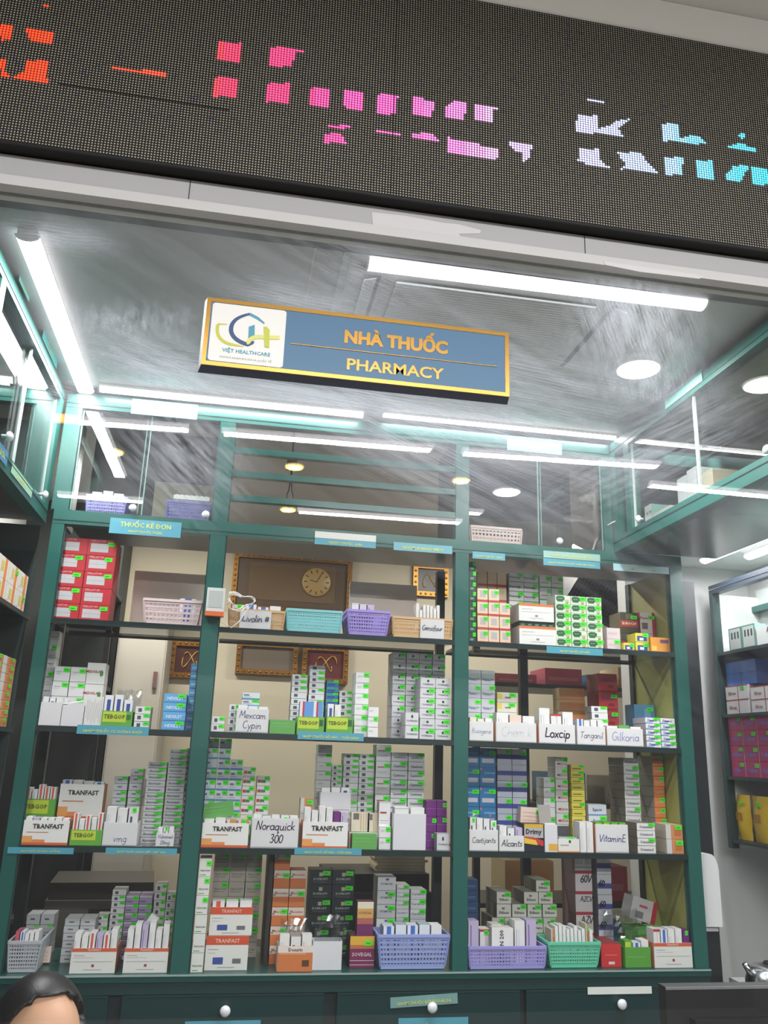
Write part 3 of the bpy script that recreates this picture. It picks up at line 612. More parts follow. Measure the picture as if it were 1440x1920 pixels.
ystrip(rc, RXP-.003, ((1247, 757), (1316, 703), .04), '', MINT, -1)

# right wall cabinet with lit soffit ---------------------------------------------------------
WX = 2.0
rw = thing('wall_cabinet', (WX, 0, 0), 'dark framed open wall cabinet on the far right wall with three shelves', 'cabinet')
YF, YN = .395, -1.3
b = MB(); b.box(WX, WX+.035, YF-.022, YF, 1.235, 2.258, mat((40, 62, 60), .4)); rel(b.build('post', rw), rw)
b = MB(); b.box(WX, WX+.035, YN, YN+.03, 1.235, 2.258, mat((40, 62, 60), .4)); rel(b.build('post', rw), rw)
b = MB(); b.box(WX, WX+.035, YN, YF, 2.258, 2.295, mat((40, 52, 66), .4)); b.box(WX-.002, WX, YN, YF, 2.275, 2.278, CHROME); rel(b.build('top_rail', rw), rw)
b = MB(); b.box(2.225, 2.25, YN, YF, 1.235, 2.29, mat((214, 218, 214), .6)); rel(b.build('back_panel', rw), rw)
b = MB(); b.box(2.20, 2.224, -.02, .01, 1.235, 2.258, mat((30, 44, 44), .4)); rel(b.build('rear_post', rw), rw)
b = MB(); b.box(WX+.035, 2.224, YF-.012, YF, 1.235, 2.258, mat((226, 230, 226), .6)); rel(b.build('side_panel', rw), rw)
b = MB(); b.box(2.19, 2.224, -1.2, YF-.0125, 2.19, 2.215, GREEN); rel(b.build('rear_rail', rw), rw)
RWZ = [2.005, 1.752, 1.508, 1.268]
for z in RWZ:
    b = MB(); b.box(WX+.004, 2.224, YN, YF-.013, z-.012, z, mat((34, 52, 52), .4)); rel(b.build('shelf', rw), rw)
SOFF = mat((226, 228, 226), .6)
wallbox('ceiling_passage_soffit', 1.81, 2.255, -1.5, .499, 2.40, 2.46, SOFF)
tube_lamp(1.93, .30, 1.93, -.62, 'nearer bright tube light under the white soffit at the right edge', TUBE_WATT*.45, .045, 2.40)
tube_lamp(2.06, .18, 2.06, -.70, 'farther bright tube light under the white soffit above wall cabinet', TUBE_WATT*.45, .045, 2.40)
# ================================================================== GOODS ON THE SHELVES
ORD = ['topmost', 'second', 'third', 'fourth', 'fifth', 'sixth', 'seventh', 'eighth', 'ninth', 'tenth', 'eleventh', 'twelfth', 'thirteenth', 'fourteenth', 'fifteenth', 'sixteenth', 'seventeenth', 'eighteenth', 'nineteenth', 'twentieth']
NTH = ['first'] + ORD[1:]
COLW = {1: [''], 2: ['left', 'right'], 3: ['left', 'middle', 'right'], 4: ['leftmost', 'second', 'third', 'rightmost'], 5: ['first', 'second', 'third', 'fourth', 'fifth']}
W0, G0 = (226, 227, 226), (206, 208, 210)
# kind: body, side, bands (x0,z0,x1,z1,colour), texts (string,cx,cz,height,colour,bold)
K = dict(
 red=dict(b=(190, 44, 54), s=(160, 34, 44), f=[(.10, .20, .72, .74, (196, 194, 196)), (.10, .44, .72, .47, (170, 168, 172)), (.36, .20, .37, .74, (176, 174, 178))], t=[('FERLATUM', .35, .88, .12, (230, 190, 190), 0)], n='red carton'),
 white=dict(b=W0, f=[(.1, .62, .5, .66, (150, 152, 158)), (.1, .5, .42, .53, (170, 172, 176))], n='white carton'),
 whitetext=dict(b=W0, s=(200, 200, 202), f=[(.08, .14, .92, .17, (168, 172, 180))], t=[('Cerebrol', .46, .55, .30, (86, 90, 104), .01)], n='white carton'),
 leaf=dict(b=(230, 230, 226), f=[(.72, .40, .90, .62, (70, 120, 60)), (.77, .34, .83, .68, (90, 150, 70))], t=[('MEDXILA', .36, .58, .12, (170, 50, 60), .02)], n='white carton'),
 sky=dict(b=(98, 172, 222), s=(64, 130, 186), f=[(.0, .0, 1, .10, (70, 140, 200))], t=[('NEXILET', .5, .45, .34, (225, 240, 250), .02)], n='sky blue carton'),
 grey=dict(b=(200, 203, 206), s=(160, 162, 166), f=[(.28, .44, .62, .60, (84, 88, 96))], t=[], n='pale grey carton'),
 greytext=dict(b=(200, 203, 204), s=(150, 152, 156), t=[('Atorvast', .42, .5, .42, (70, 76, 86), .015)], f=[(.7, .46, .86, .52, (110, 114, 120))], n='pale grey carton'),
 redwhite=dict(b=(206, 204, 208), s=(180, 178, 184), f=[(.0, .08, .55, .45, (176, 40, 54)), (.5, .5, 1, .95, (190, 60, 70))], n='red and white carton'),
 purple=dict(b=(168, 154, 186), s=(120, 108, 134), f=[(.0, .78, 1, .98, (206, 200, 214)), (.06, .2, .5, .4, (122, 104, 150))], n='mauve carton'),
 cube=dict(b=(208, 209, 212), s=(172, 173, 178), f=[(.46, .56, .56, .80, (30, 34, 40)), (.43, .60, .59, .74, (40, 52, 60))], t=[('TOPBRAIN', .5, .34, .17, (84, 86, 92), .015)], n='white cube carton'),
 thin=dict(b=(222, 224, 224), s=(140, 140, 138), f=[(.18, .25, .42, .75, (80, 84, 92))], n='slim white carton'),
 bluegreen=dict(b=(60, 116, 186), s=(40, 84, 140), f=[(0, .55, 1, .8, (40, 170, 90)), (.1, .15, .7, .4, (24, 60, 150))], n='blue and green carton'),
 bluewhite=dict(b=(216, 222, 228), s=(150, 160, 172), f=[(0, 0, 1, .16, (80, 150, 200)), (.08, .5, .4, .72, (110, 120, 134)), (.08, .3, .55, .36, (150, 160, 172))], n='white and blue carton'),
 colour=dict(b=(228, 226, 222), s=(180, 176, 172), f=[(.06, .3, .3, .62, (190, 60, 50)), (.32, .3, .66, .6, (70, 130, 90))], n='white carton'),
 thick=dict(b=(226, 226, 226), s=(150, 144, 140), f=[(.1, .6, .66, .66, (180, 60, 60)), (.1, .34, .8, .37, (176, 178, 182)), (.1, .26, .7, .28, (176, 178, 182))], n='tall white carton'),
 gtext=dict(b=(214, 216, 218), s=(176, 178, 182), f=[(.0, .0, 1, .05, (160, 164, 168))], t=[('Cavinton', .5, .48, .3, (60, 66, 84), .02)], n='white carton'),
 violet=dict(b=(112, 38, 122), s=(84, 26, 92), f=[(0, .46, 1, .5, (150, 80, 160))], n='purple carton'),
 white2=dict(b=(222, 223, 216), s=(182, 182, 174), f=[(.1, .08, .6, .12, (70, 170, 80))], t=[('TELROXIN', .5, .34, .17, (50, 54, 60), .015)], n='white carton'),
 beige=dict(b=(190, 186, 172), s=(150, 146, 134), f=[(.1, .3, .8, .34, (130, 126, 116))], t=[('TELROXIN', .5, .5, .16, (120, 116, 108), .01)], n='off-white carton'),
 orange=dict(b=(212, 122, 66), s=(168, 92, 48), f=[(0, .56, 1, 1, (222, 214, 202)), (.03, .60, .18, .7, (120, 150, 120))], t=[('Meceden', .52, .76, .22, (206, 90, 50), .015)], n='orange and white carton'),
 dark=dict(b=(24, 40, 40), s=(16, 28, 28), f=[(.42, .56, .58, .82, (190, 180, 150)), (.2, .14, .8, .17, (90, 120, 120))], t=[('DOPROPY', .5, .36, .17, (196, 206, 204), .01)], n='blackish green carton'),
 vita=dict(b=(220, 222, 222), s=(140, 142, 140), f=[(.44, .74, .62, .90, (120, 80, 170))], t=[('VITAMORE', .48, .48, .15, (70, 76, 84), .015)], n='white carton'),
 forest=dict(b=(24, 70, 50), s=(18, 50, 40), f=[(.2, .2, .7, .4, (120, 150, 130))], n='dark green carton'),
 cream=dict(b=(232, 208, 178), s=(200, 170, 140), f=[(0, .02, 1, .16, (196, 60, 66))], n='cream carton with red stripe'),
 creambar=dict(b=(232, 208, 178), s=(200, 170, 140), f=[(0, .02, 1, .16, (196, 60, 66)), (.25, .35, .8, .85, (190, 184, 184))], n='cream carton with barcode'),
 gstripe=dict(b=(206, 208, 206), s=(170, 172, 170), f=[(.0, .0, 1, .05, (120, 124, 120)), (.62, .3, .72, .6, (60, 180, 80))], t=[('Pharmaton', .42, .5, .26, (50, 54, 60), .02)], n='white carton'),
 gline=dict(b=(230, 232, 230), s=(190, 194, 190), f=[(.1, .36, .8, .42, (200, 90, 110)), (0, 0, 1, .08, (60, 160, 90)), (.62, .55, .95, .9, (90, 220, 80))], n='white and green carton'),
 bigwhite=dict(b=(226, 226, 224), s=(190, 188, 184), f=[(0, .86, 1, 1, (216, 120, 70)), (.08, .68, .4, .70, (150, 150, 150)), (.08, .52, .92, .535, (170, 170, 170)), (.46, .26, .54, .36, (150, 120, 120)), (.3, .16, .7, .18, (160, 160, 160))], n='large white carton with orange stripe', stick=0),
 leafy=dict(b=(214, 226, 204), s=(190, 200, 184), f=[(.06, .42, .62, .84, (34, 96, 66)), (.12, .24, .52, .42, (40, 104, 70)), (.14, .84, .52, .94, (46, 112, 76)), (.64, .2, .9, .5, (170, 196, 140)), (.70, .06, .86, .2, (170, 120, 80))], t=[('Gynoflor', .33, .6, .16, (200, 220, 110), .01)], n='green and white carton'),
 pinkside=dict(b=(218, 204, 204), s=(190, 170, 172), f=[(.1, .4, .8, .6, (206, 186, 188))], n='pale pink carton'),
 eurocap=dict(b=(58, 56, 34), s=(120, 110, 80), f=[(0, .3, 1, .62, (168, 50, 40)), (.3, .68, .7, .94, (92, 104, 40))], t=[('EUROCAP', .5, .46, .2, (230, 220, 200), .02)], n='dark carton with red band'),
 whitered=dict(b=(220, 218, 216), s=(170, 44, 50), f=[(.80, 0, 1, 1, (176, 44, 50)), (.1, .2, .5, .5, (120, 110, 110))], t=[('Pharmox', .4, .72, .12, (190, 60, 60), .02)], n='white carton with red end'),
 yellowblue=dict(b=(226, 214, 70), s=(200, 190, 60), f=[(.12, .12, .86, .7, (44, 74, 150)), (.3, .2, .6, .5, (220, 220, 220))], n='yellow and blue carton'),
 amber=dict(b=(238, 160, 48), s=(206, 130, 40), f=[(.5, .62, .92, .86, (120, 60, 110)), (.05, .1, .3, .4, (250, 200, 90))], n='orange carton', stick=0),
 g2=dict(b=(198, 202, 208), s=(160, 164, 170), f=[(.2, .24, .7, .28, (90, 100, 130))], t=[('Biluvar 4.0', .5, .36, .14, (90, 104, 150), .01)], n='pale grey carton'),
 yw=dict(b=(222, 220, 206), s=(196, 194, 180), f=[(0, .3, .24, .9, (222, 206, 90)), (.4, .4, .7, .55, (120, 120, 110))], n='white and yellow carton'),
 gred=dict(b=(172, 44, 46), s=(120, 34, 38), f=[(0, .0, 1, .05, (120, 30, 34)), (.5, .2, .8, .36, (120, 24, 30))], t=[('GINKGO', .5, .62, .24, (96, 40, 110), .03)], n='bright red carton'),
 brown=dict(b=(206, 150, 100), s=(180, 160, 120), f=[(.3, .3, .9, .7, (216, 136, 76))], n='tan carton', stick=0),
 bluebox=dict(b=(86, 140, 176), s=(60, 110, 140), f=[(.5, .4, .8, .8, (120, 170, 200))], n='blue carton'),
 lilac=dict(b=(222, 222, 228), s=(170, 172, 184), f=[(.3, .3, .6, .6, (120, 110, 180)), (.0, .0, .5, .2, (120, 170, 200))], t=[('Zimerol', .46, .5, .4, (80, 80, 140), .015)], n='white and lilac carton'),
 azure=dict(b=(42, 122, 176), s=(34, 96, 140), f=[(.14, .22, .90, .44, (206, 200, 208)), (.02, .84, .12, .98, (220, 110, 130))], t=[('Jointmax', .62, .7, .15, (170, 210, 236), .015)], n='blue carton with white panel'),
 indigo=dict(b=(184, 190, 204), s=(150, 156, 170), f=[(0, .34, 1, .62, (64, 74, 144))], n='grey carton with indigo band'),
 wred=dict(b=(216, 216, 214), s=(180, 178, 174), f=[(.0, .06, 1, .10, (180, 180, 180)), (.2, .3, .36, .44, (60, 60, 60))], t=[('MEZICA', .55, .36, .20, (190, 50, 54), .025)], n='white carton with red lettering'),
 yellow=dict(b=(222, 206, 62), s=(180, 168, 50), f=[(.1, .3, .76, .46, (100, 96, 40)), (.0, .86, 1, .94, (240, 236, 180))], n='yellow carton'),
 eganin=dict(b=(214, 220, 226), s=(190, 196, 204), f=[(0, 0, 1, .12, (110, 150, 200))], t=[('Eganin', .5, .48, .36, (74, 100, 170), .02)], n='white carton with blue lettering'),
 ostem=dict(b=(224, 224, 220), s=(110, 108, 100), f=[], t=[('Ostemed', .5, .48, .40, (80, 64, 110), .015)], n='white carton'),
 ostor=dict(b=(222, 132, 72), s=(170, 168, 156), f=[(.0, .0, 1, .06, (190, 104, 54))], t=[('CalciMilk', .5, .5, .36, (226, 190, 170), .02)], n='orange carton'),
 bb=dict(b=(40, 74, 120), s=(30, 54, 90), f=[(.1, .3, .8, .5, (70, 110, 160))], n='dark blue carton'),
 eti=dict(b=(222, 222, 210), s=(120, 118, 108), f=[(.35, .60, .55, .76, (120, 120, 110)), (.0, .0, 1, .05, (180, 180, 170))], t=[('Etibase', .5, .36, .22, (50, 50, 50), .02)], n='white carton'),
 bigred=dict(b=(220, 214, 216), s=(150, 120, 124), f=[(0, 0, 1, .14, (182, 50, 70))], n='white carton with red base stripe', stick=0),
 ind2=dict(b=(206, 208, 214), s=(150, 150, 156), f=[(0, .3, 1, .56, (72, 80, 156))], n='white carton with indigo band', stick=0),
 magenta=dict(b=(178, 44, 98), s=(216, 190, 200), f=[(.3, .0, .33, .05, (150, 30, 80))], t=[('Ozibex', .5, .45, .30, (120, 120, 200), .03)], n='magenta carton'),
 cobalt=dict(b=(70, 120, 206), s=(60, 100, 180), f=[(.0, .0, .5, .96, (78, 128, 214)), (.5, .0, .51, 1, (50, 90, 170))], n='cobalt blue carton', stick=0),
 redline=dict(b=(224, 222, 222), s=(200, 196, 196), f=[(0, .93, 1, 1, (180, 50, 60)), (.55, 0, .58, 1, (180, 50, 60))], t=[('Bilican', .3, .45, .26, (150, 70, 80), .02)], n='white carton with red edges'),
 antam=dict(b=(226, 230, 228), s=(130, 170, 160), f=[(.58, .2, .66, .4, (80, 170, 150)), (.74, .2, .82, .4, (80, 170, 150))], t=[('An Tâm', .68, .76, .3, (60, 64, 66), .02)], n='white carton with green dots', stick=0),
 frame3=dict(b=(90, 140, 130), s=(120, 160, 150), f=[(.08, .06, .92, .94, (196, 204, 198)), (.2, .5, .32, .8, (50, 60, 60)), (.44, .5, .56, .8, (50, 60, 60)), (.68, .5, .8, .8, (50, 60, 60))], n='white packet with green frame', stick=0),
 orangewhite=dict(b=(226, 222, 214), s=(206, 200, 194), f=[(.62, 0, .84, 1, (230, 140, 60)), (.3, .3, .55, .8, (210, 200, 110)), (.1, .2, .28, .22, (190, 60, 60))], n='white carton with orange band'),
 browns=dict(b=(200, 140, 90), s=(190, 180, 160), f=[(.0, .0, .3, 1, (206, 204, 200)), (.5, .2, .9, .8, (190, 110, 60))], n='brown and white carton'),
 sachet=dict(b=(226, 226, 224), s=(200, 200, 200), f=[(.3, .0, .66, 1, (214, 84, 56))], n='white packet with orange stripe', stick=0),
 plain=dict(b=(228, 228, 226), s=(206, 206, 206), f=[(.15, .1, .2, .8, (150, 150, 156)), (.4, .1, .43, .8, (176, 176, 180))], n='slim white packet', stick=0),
 plainpurple=dict(b=(190, 178, 206), s=(170, 160, 190), f=[(.2, .1, .3, .9, (120, 96, 160))], n='slim lilac packet', stick=0),
 bluesq=dict(b=(226, 228, 230), s=(190, 194, 200), f=[(.28, .34, .72, .86, (50, 76, 150))], n='white packet with blue square', stick=0),
 bluemid=dict(b=(224, 228, 232), s=(190, 196, 206), f=[(.3, 0, .72, 1, (70, 110, 190))], n='white and blue packet', stick=0),
 rwb=dict(b=(96, 150, 214), s=(80, 120, 180), f=[(0, 0, .12, 1, (220, 220, 224)), (.12, 0, .2, 1, (190, 50, 60)), (.6, 0, .72, 1, (220, 220, 224)), (.72, 0, .8, 1, (190, 50, 60))], n='blue packet with red and white stripes', stick=0),
 barcode=dict(b=(220, 210, 194), s=(196, 180, 160), f=[(.1, .62, .42, .94, (110, 106, 104)), (.5, .05, .56, .95, (214, 170, 120)), (.66, .05, .70, .95, (200, 180, 150)), (.8, .05, .84, .95, (206, 170, 130))], n='cream packet with barcode'),
 peach=dict(b=(226, 204, 190), s=(200, 180, 168), f=[(.1, .15, .9, .2, (210, 170, 150)), (.1, .4, .9, .45, (210, 170, 150)), (.1, .65, .9, .7, (210, 170, 150))], n='peach carton'),
 limep=dict(b=(96, 168, 60), s=(84, 150, 56), f=[(.04, .34, .8, .95, (186, 206, 60)), (.12, .5, .66, .54, (90, 140, 40))], t=[('TEBGOP', .42, .7, .24, (60, 90, 30), .02)], n='lime and green carton', stick=0),
 greenp=dict(b=(98, 166, 84), s=(84, 150, 74), f=[(.1, .7, .7, .74, (130, 190, 110)), (.1, .5, .8, .53, (130, 190, 110))], n='plain green carton', stick=0),
 sov=dict(b=(120, 40, 82), s=(90, 30, 60), f=[(0, .72, 1, 1, (216, 170, 60)), (0, .60, 1, .72, (186, 110, 66)), (0, .08, 1, .11, (190, 150, 160)), (.0, .22, 1, .24, (206, 190, 200))], t=[('SOVEGAL', .5, .42, .16, (216, 196, 206), .015)], n='maroon and yellow carton'),
 sovtall=dict(b=(110, 40, 92), s=(96, 34, 80), f=[(0, .84, 1, 1, (222, 214, 190)), (0, .62, 1, .84, (206, 160, 84)), (0, .48, 1, .62, (170, 96, 90)), (.2, .06, .7, .16, (216, 206, 210))], t=[('SOVEGAL', .5, .74, .06, (130, 70, 90), .01)], n='tall maroon and gold packet', stick=0),
 pink=dict(b=(196, 90, 108), s=(160, 70, 90), f=[(.1, .3, .9, .5, (216, 130, 140))], n='pink carton', stick=0),
 tilted=dict(b=(206, 204, 204), s=(190, 188, 188), f=[(.82, 0, 1, 1, (176, 44, 56)), (.3, .6, .62, .7, (190, 80, 90)), (.2, .1, .5, .4, (130, 124, 128))], n='white carton with red end', stick=0),
 etitall=dict(b=(226, 226, 222), s=(190, 188, 182), f=[(.1, .03, .9, .05, (160, 160, 160))], n='tall white packet', stick=0),
 yellowpack=dict(b=(222, 192, 50), s=(190, 160, 44), f=[(.2, .5, .8, .8, (170, 110, 40)), (.3, .2, .7, .4, (120, 80, 30))], n='yellow packet'),
 redbox=dict(b=(200, 52, 52), s=(140, 40, 44), f=[(.36, .12, .66, .24, (226, 200, 200)), (.2, .5, .8, .55, (220, 100, 90))], n='red carton', stick=0),
)
_box = {}; BOXES = []
def carton_mesh(kind, w, h, d, closed=True):
    key = (kind, round(w, 4), round(h, 4), round(d, 4))
    if key in _box: return _box[key]
    k = K[kind]; m = MB(); c = mat(k['b'], .5); e = .0008; g = .0006
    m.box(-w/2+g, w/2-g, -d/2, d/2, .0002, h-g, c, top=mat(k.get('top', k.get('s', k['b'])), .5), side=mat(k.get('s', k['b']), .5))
    y = -d/2
    for i, (x0, z0, x1, z1, col) in enumerate(k.get('f', ())):
        yy = y-.0003-.00004*i
        m.quad((-w/2+g+x0*(w-2*g), yy, z0*(h-g)), (-w/2+g+x1*(w-2*g), yy, z0*(h-g)), (-w/2+g+x1*(w-2*g), yy, z1*(h-g)), (-w/2+g+x0*(w-2*g), yy, z1*(h-g)), mat(col, .5))
    for (s_, cx, cz, hh, col, bd) in k.get('t', ()):
        put_text(m, s_, (-w/2+cx*w, y-.0008, cz*h), (1,0,0), (0,0,1), w*.80, h*hh, mat(col, .5), bd)
    if kind == 'etitall': put_text(m, 'ETISVEN 200', (0, y-.0008, h*.5), (0,0,1), (-1,0,0), h*.86, w*.24, mat((60, 60, 66), .5), .02)
    if kind in ('white', 'thick', 'vita', 'ostem', 'greytext', 'grey', 'gtext', 'eti', 'cube', 'lilac'):      # end-flap line
        m.box(-w/2+g, w/2-g, y-.0002, y, h*.955, h*.965, mat((150, 150, 150), .6))
    _box[key] = m.mesh('medicine_box'); return _box[key]
_st = {}
def sticker_mesh(w, h):
    key = (round(w, 4), round(h, 4))
    if key not in _st:
        m = MB(); m.box(-w/2, w/2, -.0005, 0, -h/2, h/2, STICK); m.box(-w*.32, w*.2, -.0008, -.0005, -h*.12, h*.1, mat((40, 150, 30), .5)); _st[key] = m.mesh('price_sticker')
    return _st[key]
def box(kind, w, h, d, loc, label, rz=0, group=None, stick=True, sx=.78, sz=.74, name='medicine_box'):
    """one carton, origin at the middle of its base; its price sticker is a child"""
    o = link(name, carton_mesh(kind, w, h, d), None, loc, rz); tag(o, label, 'box', group)
    if name == 'medicine_box': BOXES.append(o)
    if stick:
        sw = min(.026, w*.42); sh = min(.014, h*.42)
        link('price_sticker', sticker_mesh(sw, sh), o, (w*(sx-.5)+U(-.03, .03)*w, -d/2-.0007, h*sz+U(-.03, .05)*h), (0, U(-.04, .04), 0), 'bright green price sticker')
    return o
def stack_label(noun, o_, c_, desc):
    own = noun.split()[0] in desc
    for n_ in ((noun, 'carton') if not own else ('carton',)):
        if o_ == 'top': lb = 'top %s of the %s column, %s' % (n_, c_, desc) if c_ else 'topmost %s, %s' % (n_, desc)
        else: lb = '%s %s down%s, %s' % (o_, n_, (' the %s column' % c_) if c_ else '', desc)
        if len(lb.split()) <= 16: return lb
    return '%s, %s%s' % (o_ if o_ == 'top' else o_+' down', (c_+' column, ') if c_ else '', desc)
BAYS = [(-.600, -.124), (-.060, .756), (.816, 1.598)]
def clampx(a, b_, Y):
    m_ = (a+b_)/2
    for i, (p, q) in enumerate(BAYS):
        if p-.03 < m_ < q+.03:
            if Y < .05: a, b_ = max(a, p), min(b_, q)
            if i == 2: b_ = min(b_, 1.600)
            if i == 0: a = max(a, -.640)
    return a, b_
SHELVES = [CT, SH3, SH2, SH1, RB]
def clampz(zt, base):
    for z in SHELVES:
        if z > base+.03: return min(zt, z-.0195)
    return zt
def stack(desc, kind, x0, x1, yref, ytop, Y, nc, nr, d, base, miss=(), stick=None, jit=.002, X=None, sgn=-1, skip_top=None, noun=None, rot=0.0):
    """nc x nr cartons standing on base; x0, x1 are picture columns read at height yref, on the plane of their fronts"""
    st = .72 if stick is None else stick
    if 'stick' in K[kind]: st = K[kind]['stick'] if stick is None else stick
    if X is None:
        a, b_ = clampx(P(x0, yref, Y=Y).x, P(x1, yref, Y=Y).x, Y); zt = clampz(P((x0+x1)/2, ytop, Y=Y).z, base); d = min(d, .328-Y)
        if base < SH3-.1 and a < .18 < b_ and Y > .08: a = .181
    else:
        a, b_ = P(x0, yref, X=X).y, P(x1, yref, X=X).y
        if X > 1.9: a = min(a, .362)
        zt = P((x0+x1)/2, ytop, X=X).z
    w = abs(b_-a)/nc; h = (zt-base)/nr; noun = noun or K[kind]['n']; out = []
    grp = desc if nc*nr > 1 else None
    for c in range(nc):
        for i in range(nr):                                  # i from the bottom
            if (c, nr-1-i) in miss: continue
            dx = U(-jit, jit); up = nr-1-i-(skip_top or [0]*nc)[c]
            if up < 0: continue
            if nc*nr == 1: lb = '%s %s' % (noun, desc)
            elif nr == 1: lb = '%s %s from left, %s' % (NTH[c], noun, desc)
            else: lb = stack_label(noun, ORD[up] if up else 'top', COLW[nc][c], desc)
            if X is None: loc = (a+(c+.5)*w+dx*.3, Y+d/2+U(0, jit), base+i*h); rz = rot+U(-jit, jit)*3
            else: loc = (X+(d/2 if sgn < 0 else -d/2), a+(c+.5)*(b_-a)/nc, base+i*h); rz = -math.pi/2 if sgn < 0 else math.pi/2
            out.append(box(kind, w-.0012, h-.0003, d-jit, loc, lb, rz, grp, R() < st))
    return out

# open-topped cartons that serve as trays -------------------------------------------------
def tray(x0, x1, ytop, ybot, Y, d, base, label, front=PAPER, side=None, hand=None, print_=None, flap=0.0, bands=(), pen=.06, ink=(40, 44, 70), X=None, ext=None, noun='carton', name='open_carton'):
    a, b_ = clampx(P(x0, ybot, Y=Y).x, P(x1, ybot, Y=Y).x, Y); h = P((x0+x1)/2, ytop, Y=Y).z-base; w = b_-a; t = .0018
    o = thing(name, ((a+b_)/2, Y+d/2, base), label, 'carton', None)
    s_ = side or front; m = MB()
    m.box(-w/2, w/2, -d/2, -d/2+t, .0003, h, front); m.box(-w/2, w/2, d/2-t, d/2, .0003, h, s_)
    m.box(-w/2, -w/2+t, -d/2+t, d/2-t, .0003, h, s_); m.box(w/2-t, w/2, -d/2+t, d/2-t, .0003, h, s_); m.box(-w/2+t, w/2-t, -d/2+t, d/2-t, .0003, .0022, s_)
    y = -d/2
    for i, (u0, v0, u1, v1, col) in enumerate(bands): m.quad((-w/2+u0*w, y-.0003-.00004*i, v0*h), (-w/2+u1*w, y-.0003-.00004*i, v0*h), (-w/2+u1*w, y-.0003-.00004*i, v1*h), (-w/2+u0*w, y-.0003-.00004*i, v1*h), mat(col, .5))
    m.build('carton_body', o)
    if flap:
        f = MB(); f.obox((0, d/2-.001, h+flap/2), (w/2*.96, 0, 0), (0, .0006, 0), (0, flap*.12, flap/2), s_); f.build('lid_flap', o)
    if hand:
        k = MB(); k.box(-w*.49, w*.49, y-.0012, y-.0006, h*.04, h*.97, PAPER); lb = k.build('paper_label', o, label='white paper label')
        k = MB(); lines = hand if isinstance(hand, list) else [hand]
        for i, s2 in enumerate(lines): put_hand(k, s2, (0, y-.0016, h*(.5 if len(lines) == 1 else .72-.42*i)), (1,0,0), (0,0,1), w*.82, h*(.62 if len(lines) == 1 else .4), mat(ink, .6), pen)
        k.build('handwriting', lb)
    if print_:
        k = MB()
        for (s2, cx, cz, hh, col, bd) in print_: put_text(k, s2, (-w/2+cx*w, y-.0011, cz*h), (1,0,0), (0,0,1), w*.7, h*hh, mat(col, .5), bd)
        k.build('printed_name', o)
    return dict(o=o, x0=a+t, x1=b_-t, y0=Y+t, y1=Y+d-t, z=base+.0024, h=h)
def fill(tr, desc, kinds, ytop=None, top=None, n=None, y=None, dep=None, tilt=.05, lo=0, hi=1, noun=None):
    """a row of upright packets standing inside a tray"""
    n = n or len(kinds); w = (tr['x1']-tr['x0'])*(hi-lo); xa = tr['x0']+(tr['x1']-tr['x0'])*lo; pw = w/n; tp = top or .03
    dep = dep or (tr['y1']-tr['y0'])*.55; yy = (tr['y0']+dep/2+.003) if y is None else y
    for i in range(n):
        k = kinds[i % len(kinds)]; h = tr['h']-.0024+tp*U(.6, 1.1)
        nn = K[k]['n'].replace('carton', 'packet')
        lb = '%s, %s from left in the %s' % (nn, NTH[i], desc) if n > 1 else '%s in the %s' % (nn, desc)
        if len(lb.split()) > 16: lb = '%s packet from left in the %s' % (NTH[i], desc) if n > 1 else 'packet in the %s' % desc
        box(k, pw*.90, h, dep*.94, (xa+(i+.5)*pw, yy, tr['z']), lb, U(-.01, .01), 'packets in the '+desc if n > 1 else None, R() < .25 and 'stick' not in K[k], .6, .88, name='medicine_packet')

